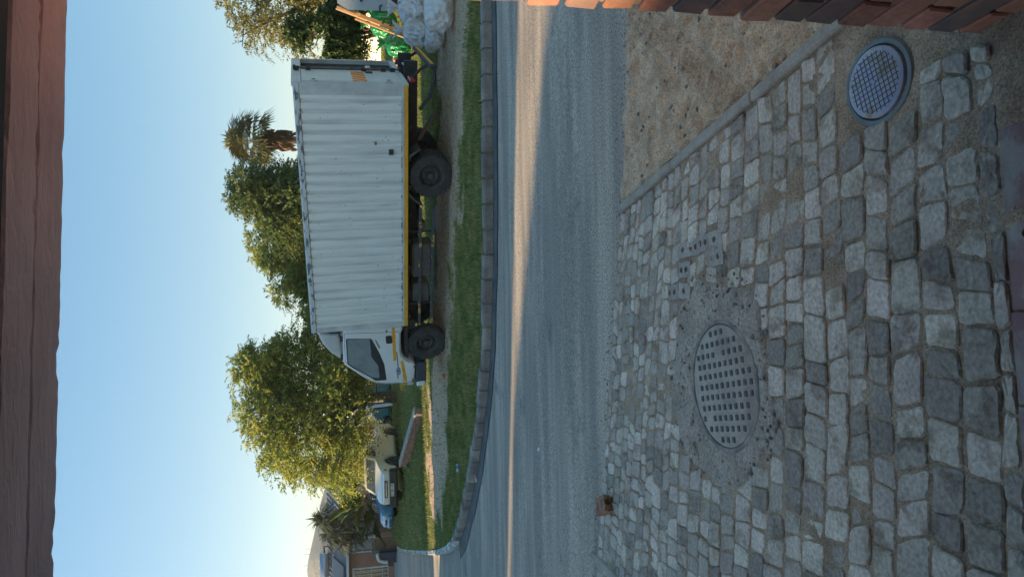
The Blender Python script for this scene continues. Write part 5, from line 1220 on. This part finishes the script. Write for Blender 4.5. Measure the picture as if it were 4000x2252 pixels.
# low brick wall in the grass
lw_brick = M('low_wall_brick', (.22, .12, .08), (.28, .17, .12), rough=.9, scale=8, bump=.4, bscale=40, rnd=.25)
PA = aty(648, 1637, 20.0); PB = aty(440, 1574, 25.3); A = PA[:2]; B = PB[:2]; Lw = math.dist(A, B); aw = math.atan2(B[1] - A[1], B[0] - A[0])
za = float(PA[2]) - .06; zb2 = float(PB[2]) - .06; slope = (zb2 - za) / Lw
lw = thing('low_brick_wall', 'low red brick wall with stone coping running through the grass', 'wall', (A[0], A[1], za)); lw.rotation_euler = (0, -math.atan(slope), aw)
MB().box(.01, Lw, -.095, .095, -.4, .155).build('mortar', mortar_m, lw)
lbm = [brick_mesh(.212, .21, .073, lw_brick, 60 + k) for k in range(4)]; nb_ = int(Lw / .225); cnt = 0
for c_ in range(-2, 2):
    for k in range(nb_):
        if cnt >= 290: break
        o = bpy.data.objects.new('brick', random.choice(lbm)); link(o, lw); o.location = (.11 + k * .225 + (.11 if c_ % 2 else 0), random.uniform(-.004, .004), .03 + c_ * .085); cnt += 1
for k in range(int(Lw / .6)): MB().bbox(k * .6 + .005, k * .6 + .595, -.13, .13, .158, .215, .012).build('coping_stone', concrete, lw)
# brick edging behind the truck on the right
A = bpf(1990, 1640, gz)[:2]; B = bpf(2140, 1665, gz)[:2]; be = thing('brick_edging', 'row of red bricks edging the grass behind the garbage bags', 'edging', (A[0], A[1], float(gz(*A)))); be.rotation_euler = (0, 0, math.atan2(B[1] - A[1], B[0] - A[0]))
for k in range(9):
    for c_ in range(2): o = bpy.data.objects.new('brick', random.choice(lbm)); link(o, be); o.location = (k * .225 + .1 * c_, .02 * random.uniform(-1, 1), .03 + c_ * .08)
# paved path across the far lawn
V = []; 
for u in np.linspace(1960, 2700, 14):
    a = bpf(u, 1503, gz); b_ = bpf(u, 1492, gz)
    V += [(a[0], a[1], float(gz(a[0], a[1])) + .03), (b_[0], b_[1], float(gz(b_[0], b_[1])) + .03)]
pth = mesh_np('path', V, [(2 * i, 2 * i + 2, 2 * i + 3, 2 * i + 1) for i in range(13)], concrete); pth['kind'] = 'structure'

# hill
hm = M('hill_scrub', (.10, .10, .085), (.14, .13, .105), rough=1, scale=.012, bump=.6, bscale=.04, fine=.15, fscale=.1)
prof = [(-700, 1300), (-400, 1250), (-150, 1215), (0, 1206), (64, 1199), (110, 1207), (152, 1216), (236, 1233), (311, 1248), (400, 1275), (520, 1330), (700, 1400), (1000, 1450), (1600, 1470), (2600, 1475), (4000, 1480)]
V = []; n = 120; us = np.linspace(-700, 3800, n); DI = [450, 520, 600, 700, 820, 980]
for u in us:
    vr = np.interp(u, [q[0] for q in prof], [q[1] for q in prof]); top = aty(u, vr, 700)
    for Y, f in zip(DI, (0, .28, .66, 1, .7, 0)):
        q = aty(u, 1500, Y); jit = fbm(q[0] * .009, Y * .009, 1, 3.0, 4) * 12 * (1 if 0 < f < 1 else .12); V.append((q[0], Y, max(-2, (top[2] - 1) * f + (jit if f > 0 else -1))))
m = len(DI); hill = mesh_np('hill', V, [(i * m + k, (i + 1) * m + k, (i + 1) * m + k + 1, i * m + k + 1) for i in range(n - 1) for k in range(m - 1)], hm, smooth=True); hill['kind'] = 'structure'
for k, (u, v0, v1, lab) in enumerate([(110, 1208, 1190, 'thin radio mast on the hill, right of three'), (89, 1204, 1186, 'thin radio mast on the hill, middle of three'), (47, 1203, 1183, 'thin radio mast on the hill, left of three')]):
    q = aty(u, v0, 700); t_ = aty(u, v1, 700); o = MB().tube([(q[0], 700, q[2] - 3), (q[0], 700, t_[2])], [.3, .12], 6).build('radio_mast', rim_dark); tag(o, lab, 'mast', 'masts on the hill')

# unseen buildings added left of the view, placed and shaped to shade the street
def block(name, label, x0, x1, y0, y1, h, col, shoulder=None):
    t = thing(name, label, 'house', ((x0 + x1) / 2, (y0 + y1) / 2, 0)); mt = Matrix.Translation((-(x0 + x1) / 2, -(y0 + y1) / 2, 0))
    if shoulder:
        out = [(y0, -.5), (y0, h)] + shoulder + [(shoulder[-1][0] + .02, -.5)]; n_ = len(out); V = [(x, y, z) for x in (x0, x1) for y, z in out]
        MB().add(V, [tuple(range(n_)), tuple(range(n_, 2 * n_))] + [(i, (i + 1) % n_, n_ + (i + 1) % n_, n_ + i) for i in range(n_)]).build('wall', col, t, mt=mt)
    else:
        MB().box(x0, x1, y0, y1, -.5, h * .72).build('wall', col, t, mt=mt)
        V = [(x0 - .3, y0, h * .72), (x1 + .3, y0, h * .72), (x1 + .3, y1, h * .72), (x0 - .3, y1, h * .72), ((x0 + x1) / 2, y0, h), ((x0 + x1) / 2, y1, h)]
        MB().add(V, [(0, 1, 4), (3, 5, 2), (0, 4, 5, 3), (1, 2, 5, 4), (0, 3, 2, 1)]).build('roof', roof_tile, t, mt=mt)
    for k in range(3):
        yy = y0 + (y1 - y0) * (k + .5) / 3; MB().bbox(x1 - .02, x1 + .03, yy - .6, yy + .6, 1.0, 2.2, .02).build('window', glass_m, t, mt=mt)
tb = math.tan(SUN_BETA); te = math.tan(SUN_EL) / math.cos(SUN_BETA)
XA = -17.0; WA = float(np.mean([bp(u, v, -.08)[1] + tb * bp(u, v, -.08)[0] for u, v in [(2252, 2018), (1126, 2004), (300, 1984)]]))
block('added_shade_house', 'added unseen house left of the view, casting shade on verge and truck', XA - 4, XA + 4, WA - tb * (XA - 4), 17.7 - tb * (XA + 4), 3.5 + 21.5 * te, wallw)  # added out of view to shade the far road, verge and truck
XB = -28.5
def onB(P): return (P[1] + tb * (P[0] - XB), P[2] + te * (P[0] - XB))
L1 = bp(2252, 2140, -.07); L2 = bp(1500, 2074, -.07); L3 = bp(700, 2000, -.07); hB = 1.0 + 29.1 * te; b1, b2, b3 = onB(L1), onB(L2), onB(L3)
block('added_shade_block', 'added unseen long building left of the view, top edge shaped for the road shade', XB - .6, XB, -14, b3[0], hB, wallw, shoulder=[(b1[0] - 2.2, hB), b1, b2, b3])  # added out of view; roofline cut to bound the sunlit strip on the road
XC = -34.0
block('added_shade_house', 'second added unseen house left of the view, casting shade on the pickup', XC - 4, XC + 4, 18.6 - tb * (XC - 4), 44 - tb * XC, 2.0 + 25 * te, wallw)  # added out of view to keep the parked pickup in shade

# ================================================================== PARKED CARS
def arch(cx, r, z0, n=9): return [(cx + r * math.cos(a), z0 + r * math.sin(a)) for a in np.linspace(0, math.pi, n)]
def place(u, v, Y, ang, extra=0.0):
    P0 = aty(u, v, Y); return Matrix.Translation((P0[0], Y, P0[2] + extra)) @ Matrix.Rotation(ang, 4, 'Z')
beige = M('pickup_paint', (.600, .552, .432), (.504, .462, .348), rough=.3, scale=2, coords='obj', coat=.3)
pwhite = M('pickup_white', (.8, .8, .79), rough=.3, coat=.3)
lampg = M('lamp_glass', (.5, .5, .47), rough=.1, coat=.6, spec=.8); amber = M('lamp_amber', (.5, .12, .03), rough=.2, coat=.5)
zc_ = .29
PO = [(.02, .40), (0, .60), (.02, .93), (.1, .97), (1.72, .985), (1.80, 1.02), (1.98, 1.36), (2.06, 1.405), (2.2, 1.42), (2.62, 1.405), (2.75, 1.37), (3.16, .985), (3.3, .955), (3.7, .87), (3.95, .77), (4.06, .66), (4.10, .52), (4.08, .36), (4.0, .24), (3.76, .22)] + arch(3.34, .37, zc_ - .05)[0:] + [(2.95, .20), (1.30, .20)] + arch(.86, .37, zc_ - .05) + [(.45, .24)]
def phw(x, z):
    h = .80 - .10 * max(0, (z - .95) / .47) ** 1.2
    h -= .20 * max(0, (x - 3.45) / .65) ** 2 + .03 * max(0, (.3 - x) / .3) ** 2
    return h
pm = place(392, 1573, 27.6, math.radians(-103)) @ Matrix.Scale(1.1, 4) @ Matrix.Translation((-3.6, -.2, 0))
pick = thing('pickup', 'white and beige pickup with black bumper parked on the grass', 'pickup', mat=pm)
pb_ = Body(PO, phw, r=.07, step=.07); pb_.build('body', beige, pick)
pb_.cross('bonnet', [(3.22, .968), (3.7, .872), (3.93, .775), (4.04, .68)], -.97, .97, pwhite, pick, off=.006)
pb_.cross('roof_skin', [(2.03, 1.39), (2.2, 1.42), (2.62, 1.405), (2.72, 1.38)], -.97, .97, pwhite, pick, off=.005)
pb_.cross('windscreen', [(2.80, 1.325), (3.13, 1.01)], -.90, .90, glass_m, pick, off=.006)
pb_.cross('rear_window', [(1.84, 1.07), (1.97, 1.33)], -.85, .85, glass_m, pick, off=.006)
for sd in (1, -1):
    pb_.panel('side_window', [(2.06, 1.02), (2.10, 1.33), (2.64, 1.335), (2.72, 1.30), (2.97, 1.04), (2.95, 1.01)], glass_m, pick, side=sd)
    pb_.panel('door_handle', [(2.08, .90), (2.08, .86), (2.22, .86), (2.22, .90)], black_pl, pick, side=sd, off=.02)
    pb_.panel('flank_badge', [(3.02, .90), (3.02, .86), (3.08, .86), (3.08, .90)], black_pl, pick, side=sd)
    pb_.panel('sill_trim', [(1.32, .27), (1.32, .21), (2.93, .21), (2.93, .27)], black_pl, pick, side=sd)
    pb_.panel('fuel_flap', [(1.25, .62), (1.25, .50), (1.37, .50), (1.37, .62)], black_pl, pick, side=sd)
    MB().bbox(2.86, 3.02, sd * .80, sd * .97, .98, 1.12, .03).build('wing_mirror', black_pl, pick)
    MB().bbox(3.93, 4.055, sd * .36, sd * .63, .57, .70, .03).build('headlamp', lampg, pick, mt=Matrix.Rotation(0, 4, 'Z'))
    MB().bbox(3.84, 3.97, sd * .60, sd * .71, .58, .69, .02).build('indicator', amber, pick)
MB().bbox(3.86, 4.14, -.74, .74, .20, .50, .05).build('front_bumper', black_pl, pick); MB().bbox(4.06, 4.108, -.34, .34, .56, .67, .01).build('grille', black_pl, pick)
MB().bbox(4.105, 4.115, -.30, .30, .60, .625, .003).build('grille_bar', M('chrome', (.6, .6, .6), rough=.2, metal=.9), pick)
MB().bbox(-.06, .06, -.74, .74, .30, .45, .03).build('rear_bumper', black_pl, pick)
npl = MB().bbox(4.142, 4.15, -.26, .26, .33, .45, .003).build('number_plate', M('plate_cream', (.7, .68, .6), rough=.4), pick)
text_mesh('CF 291-121', .115, black_pl, npl, Matrix.Translation((4.153, 0, .39)) @ Matrix(((0, 0, 1, 0), (1, 0, 0, 0), (0, 1, 0, 0), (0, 0, 0, 1))))
for xx, yy, sd in ((3.34, .70, 1), (3.34, -.70, -1), (.86, .70, 1), (.86, -.70, -1)): wheel(pick, xx, yy, zc_, .285, .18, sd, rim_dark, tread=False, n=24)
MB().box(.4, 3.8, -.6, .6, .2, .5).build('underbody', under_m, pick)
def sedan(name, label, mt, bodym, hoodm, rimm):
    o = [(.0, .45), (.0, .75), (.06, .92), (.55, .97), (.9, 1.0), (1.25, 1.30), (1.5, 1.38), (2.3, 1.36), (2.45, 1.33), (3.0, .97), (3.1, .95), (3.75, .84), (4.0, .72), (4.10, .55), (4.10, .35), (4.0, .25), (3.72, .22)] + arch(3.3, .36, .24) + [(2.92, .2), (1.22, .2)] + arch(.8, .36, .24) + [(.4, .25)]
    c_ = thing(name, label, 'car', mat=mt); B = Body(o, lambda x, z: .82 - .14 * max(0, (z - .93) / .45) ** 1.2 - .2 * max(0, (x - 3.4) / .7) ** 2 - .12 * max(0, (.6 - x) / .6) ** 2, r=.08, step=.08)
    B.build('body', bodym, c_); B.cross('bonnet', [(3.07, .958), (3.75, .842), (3.97, .735)], -.96, .96, hoodm, c_, off=.006)
    B.cross('windscreen', [(2.52, 1.285), (2.96, 1.0)], -.9, .9, glass_m, c_); B.cross('rear_window', [(.96, 1.05), (1.22, 1.275)], -.85, .85, glass_m, c_)
    for sd in (1, -1):
        B.panel('side_window', [(1.02, 1.01), (1.30, 1.27), (1.5, 1.32), (1.88, 1.32), (1.88, 1.0)], glass_m, c_, side=sd); B.panel('side_window', [(1.94, 1.0), (1.94, 1.32), (2.3, 1.31), (2.42, 1.28), (2.82, 1.0)], glass_m, c_, side=sd)
        MB().bbox(3.86, 4.06, sd * .38, sd * .66, .58, .70, .03).build('headlamp', lampg, c_); MB().bbox(2.72, 2.86, sd * .8, sd * .95, .97, 1.09, .03).build('wing_mirror', bodym, c_)
    MB().bbox(3.95, 4.14, -.68, .68, .28, .50, .04).build('front_bumper', bodym, c_); MB().bbox(4.07, 4.115, -.3, .3, .54, .62, .01).build('grille', black_pl, c_); MB().bbox(4.10, 4.148, -.45, .45, .32, .40, .01).build('air_intake', black_pl, c_)
    for xx, yy, sd in ((3.3, .71, 1), (3.3, -.71, -1), (.8, .71, 1), (.8, -.71, -1)): wheel(c_, xx, yy, .29, .29, .18, sd, rimm, tread=False, n=24)
    MB().box(.4, 3.8, -.6, .6, .2, .5).build('underbody', under_m, c_); return c_
blue_p = M('blue_paint', (.039, .182, .338), (.052, .234, .429), rough=.25, scale=2, coords='obj', coat=.5); teal_p = M('teal_paint', (.02, .2, .3), (.03, .25, .36), rough=.25, scale=2, coords='obj', coat=.5); purple_p = M('purple_paint', (.26, .20, .46), rough=.3, coat=.5)
mt = place(205, 1556, 32.5, math.radians(-140)) @ Matrix.Translation((-4.0, 0.6, 0)); sedan('blue_car', 'bright blue car mostly hidden behind the white pickup', mt, blue_p, blue_p, rim_dark)
mt = place(545, 1538, 36.5, math.radians(-170)) @ Matrix.Translation((-4.1, 0.7, 0)); sedan('purple_car', 'teal car with purple bonnet parked under the large tree', mt, teal_p, purple_p, rim_alloy)

# ================================================================== RUBBISH PILE, PLANKS, TRAILER
def rubbish_bag(name, label, P, r, hgt, mat, seed, neck=(0, 0, 1), tie=None, cat='garbage bag', group=None, squash=(1, 1)):
    rs_ = np.random.default_rng(seed); t = thing(name, label, cat, P, rs_.uniform(0, 6), group=group); nu, nv = 96, 46; V = []; ph = rs_.uniform(0, 6, 8); kf = rs_.integers(7, 15, 4)
    for j in range(nv):
        f = j / (nv - 1)
        if f < .72: a = f / .72 * math.pi * .93; rad = math.sin(a) ** .75 * r; z = (1 - math.cos(a)) / 2 * hgt * .86
        else: g_ = (f - .72) / .28; rad = r * (.12 + .34 * g_ ** 1.3); z = hgt * (.86 + .26 * g_)
        for i in range(nu):
            t_ = 2 * math.pi * i / nu; w_ = max(0, (f - .25)) ** 1.2
            cre = sum(math.sin(k * t_ + q + 2.2 * f) for k, q in zip(kf, ph)) / 4
            lump = mnoise.fractal(Vector((math.cos(t_) * 1.6 + seed, math.sin(t_) * 1.6, f * 4)), 1.0, 2.0, 4)
            sharp = abs(mnoise.noise(Vector((math.cos(t_) * 4 + seed, math.sin(t_) * 4, f * 7)))) 
            R_ = rad * (1 + .34 * w_ * cre + .2 * lump - .30 * sharp - .16 * abs(mnoise.noise(Vector((math.cos(t_) * 9, math.sin(t_) * 9 + seed, f * 15))))) * (1 + (.5 * cre * (f - .72) / .28 if f > .72 else 0))
            V.append((R_ * math.cos(t_) * squash[0], R_ * math.sin(t_) * squash[1], z + (.10 * hgt * cre * (f - .72) / .28 if f > .72 else 0) + (.03 * lump * hgt if .1 < f < .7 else 0)))
    Fs = [(j * nu + i, j * nu + (i + 1) % nu, (j + 1) * nu + (i + 1) % nu, (j + 1) * nu + i) for j in range(nv - 1) for i in range(nu)]; Fs.append(tuple(range(nu)))
    tris = mesh_np('bag_skin', V, Fs, mat, t, smooth=True)
    if tie is not None:
        MB().lathe([(r * .16, hgt * .845), (r * .19, hgt * .86), (r * .16, hgt * .875)], axis='z', n=14).build('tie', tie, t)
        MB().tube([(r * .16, 0, hgt * .86), (r * .4, .02, hgt * .84), (r * .75, .05, hgt * .68)], .007, 5).build('tie_tail', tie, t)
    return t
wbag = M('white_bag', (.84, .83, .83), (.74, .69, .65), rough=.32, scale=3.5, coords='obj', coat=.25, transl=.2, spec=.6, ramp=(.4, .7)); gbag = M('green_bag', (.02, .26, .10), (.03, .36, .16), rough=.3, scale=3, coords='obj', coat=.3, transl=.3); tie_r = M('red_tie', (.45, .03, .03), rough=.5)
def bagat(u, v, dy=0.0): P0 = bpf(u, v, gz); return (P0[0], P0[1] + dy, float(gz(P0[0], P0[1] + dy)) + .0)
rubbish_bag('garbage_bag', 'big white garbage bag at the front of the pile, nearest the grass', bagat(2205, 1775), .40, .66, wbag, 1, tie=tie_r)
rubbish_bag('garbage_bag', 'smaller white garbage bag with red tie, lower left of the pile', bagat(2115, 1752), .29, .46, wbag, 2, tie=tie_r)
rubbish_bag('garbage_bag', 'white garbage bag at the right end of the pile', bagat(2280, 1772), .36, .60, wbag, 3, tie=tie_r)
x, y, z = bagat(2150, 1730, .35); rubbish_bag('garbage_bag', 'white garbage bag with spread frill in the middle of the pile', (x, y, z), .36, .72, wbag, 4, tie=tie_r)
x, y, z = bagat(2235, 1730, .3); rubbish_bag('garbage_bag', 'tall white garbage bag at the top of the pile', (x, y, z + .05), .38, .78, wbag, 5, tie=tie_r)
x, y, z = bagat(2120, 1700, .55); rubbish_bag('garbage_bag', 'loose green plastic bag on the left of the rubbish pile', (x - .1, y, z + .12), .33, .75, gbag, 6, squash=(1.2, .8))
x, y, z = bagat(2190, 1690, .7); rubbish_bag('garbage_bag', 'green plastic bag standing behind the white bags', (x, y, z + .35), .36, .85, gbag, 7)
x, y, z = bagat(2262, 1690, .75); rubbish_bag('garbage_bag', 'green plastic bag behind the right end of the pile', (x, y, z + .45), .32, .8, gbag, 8)
x, y, z = bagat(2085, 1742, .1); sb_ = rubbish_bag('garbage_bag', 'flat white shopping bag lying left of the rubbish pile', (x - .02, y, z), .16, .34, wbag, 9, squash=(1.3, .7))
plank_m = M('plank_wood', (.42, .25, .12), (.34, .19, .09), rough=.7, scale=5, coords='obj', stretch=(1, 8, 8), bump=.2, bscale=30)
def plank(label, p0, p1, w_, t_, Y):
    a = Vector(aty(*p0, Y)); b_ = Vector(aty(*p1, Y - .9)); d_ = (b_ - a); L_ = d_.length; mid = a; q = d_.to_track_quat('X', 'Y'); o = MB().bbox(0, L_, -w_ / 2, w_ / 2, -t_ / 2, t_ / 2, .006).build('wooden_plank', plank_m); o.matrix_world = Matrix.Translation(a) @ q.to_matrix().to_4x4(); tag(o, label, 'plank', 'planks leaning behind the rubbish')
plank('thick sunlit plank leaning above the green bag', (2222, 1318), (2085, 1680), .16, .05, 17.8); plank('thin sunlit batten leaning left of the thick plank', (2178, 1388), (2075, 1660), .06, .04, 17.4); plank('short plank lying on the upper end of the thick plank', (2225, 1330), (2195, 1395), .2, .05, 17.6)
# white trailer body at the right edge
tw_m = M('trailer_white', (.5, .53, .55), (.42, .45, .47), rough=.5, scale=2, coords='obj', col3=(.2, .2, .2), c3r=(.68, .72), c3s=8)
P0 = aty(2208, 1520, 16.2); P1 = aty(2225, 1318, 16.2); tr_ = thing('white_trailer', 'white sheet-metal trailer body cut by the right edge', 'trailer', (P0[0], 16.2, float(gz(P0[0], 16.2))), -.43); z0 = P0[2] - tr_.location.z; z1 = P1[2] - tr_.location.z
MB().add([(.0, 0, z0), (2.4, .3, z0), (2.4, .3, z1), (.1, 0, z1), (-.03, 0, z1 - .25), (.0, 1.6, z0), (2.4, 1.9, z0), (2.4, 1.9, z1), (.1, 1.6, z1), (-.03, 1.6, z1 - .25)], [(0, 1, 2, 3, 4), (5, 6, 7, 8, 9)] + [(i, (i + 1) % 5, 5 + (i + 1) % 5, 5 + i) for i in range(5)]).build('body', tw_m, tr_)
MB().bbox(.17, .30, -.03, .02, z0 + .62, z0 + .68, .01).build('latch', under_m, tr_); MB().tube([(.0, -.02, z0 + .22), (.10, -.04, z0 + .22), (.12, -.04, z0 + .16)], .018, 6).build('hinge', under_m, tr_)
MB().bbox(.05, 2.3, .05, 1.5, z0 - .2, z0 - .02, .02).build('chassis', M('chassis_rust', (.09, .055, .04), (.05, .04, .035), rough=.9, scale=5), tr_)
for xx in (.5, 1.9): wheel(tr_, xx, .2, .3, .3, .18, -1, rim_dark, tread=False, n=20)
for k, (u, v, lab) in enumerate([(2150, 1432, 'rusty metal hoop leaning beside the planks, upper'), (2162, 1512, 'black metal hoop beside the trailer, lower')]):
    P0 = aty(u, v, 17.3); o = MB().tube([(P0[0] + .11 * math.cos(a), 17.3 + .03 * math.sin(a), P0[2] + .11 * math.sin(a)) for a in np.linspace(0, 6.283, 16)], .018, 6, cap=False).build('metal_hoop', under_m if k else M('hoop_rust', (.12, .04, .03), rough=.9), smooth=True); tag(o, lab, 'hoop')

# ================================================================== THE AIR
hz = bpy.data.materials.new('haze_air'); hz.use_nodes = True; nt = hz.node_tree; nt.nodes.clear()
pv = nt.nodes.new('ShaderNodeVolumePrincipled'); pv.inputs['Color'].default_value = (.86, .92, 1.0, 1); pv.inputs['Density'].default_value = HAZE; pv.inputs['Anisotropy'].default_value = .2
mo = nt.nodes.new('ShaderNodeOutputMaterial'); nt.links.new(pv.outputs[0], mo.inputs['Volume'])
hb = MB().box(-1180, 1180, -1180, 1180, -3.5, 105).build('haze', hz); hb['kind'] = 'stuff'; tag(hb, 'thin morning haze in the air over the whole street', 'haze')
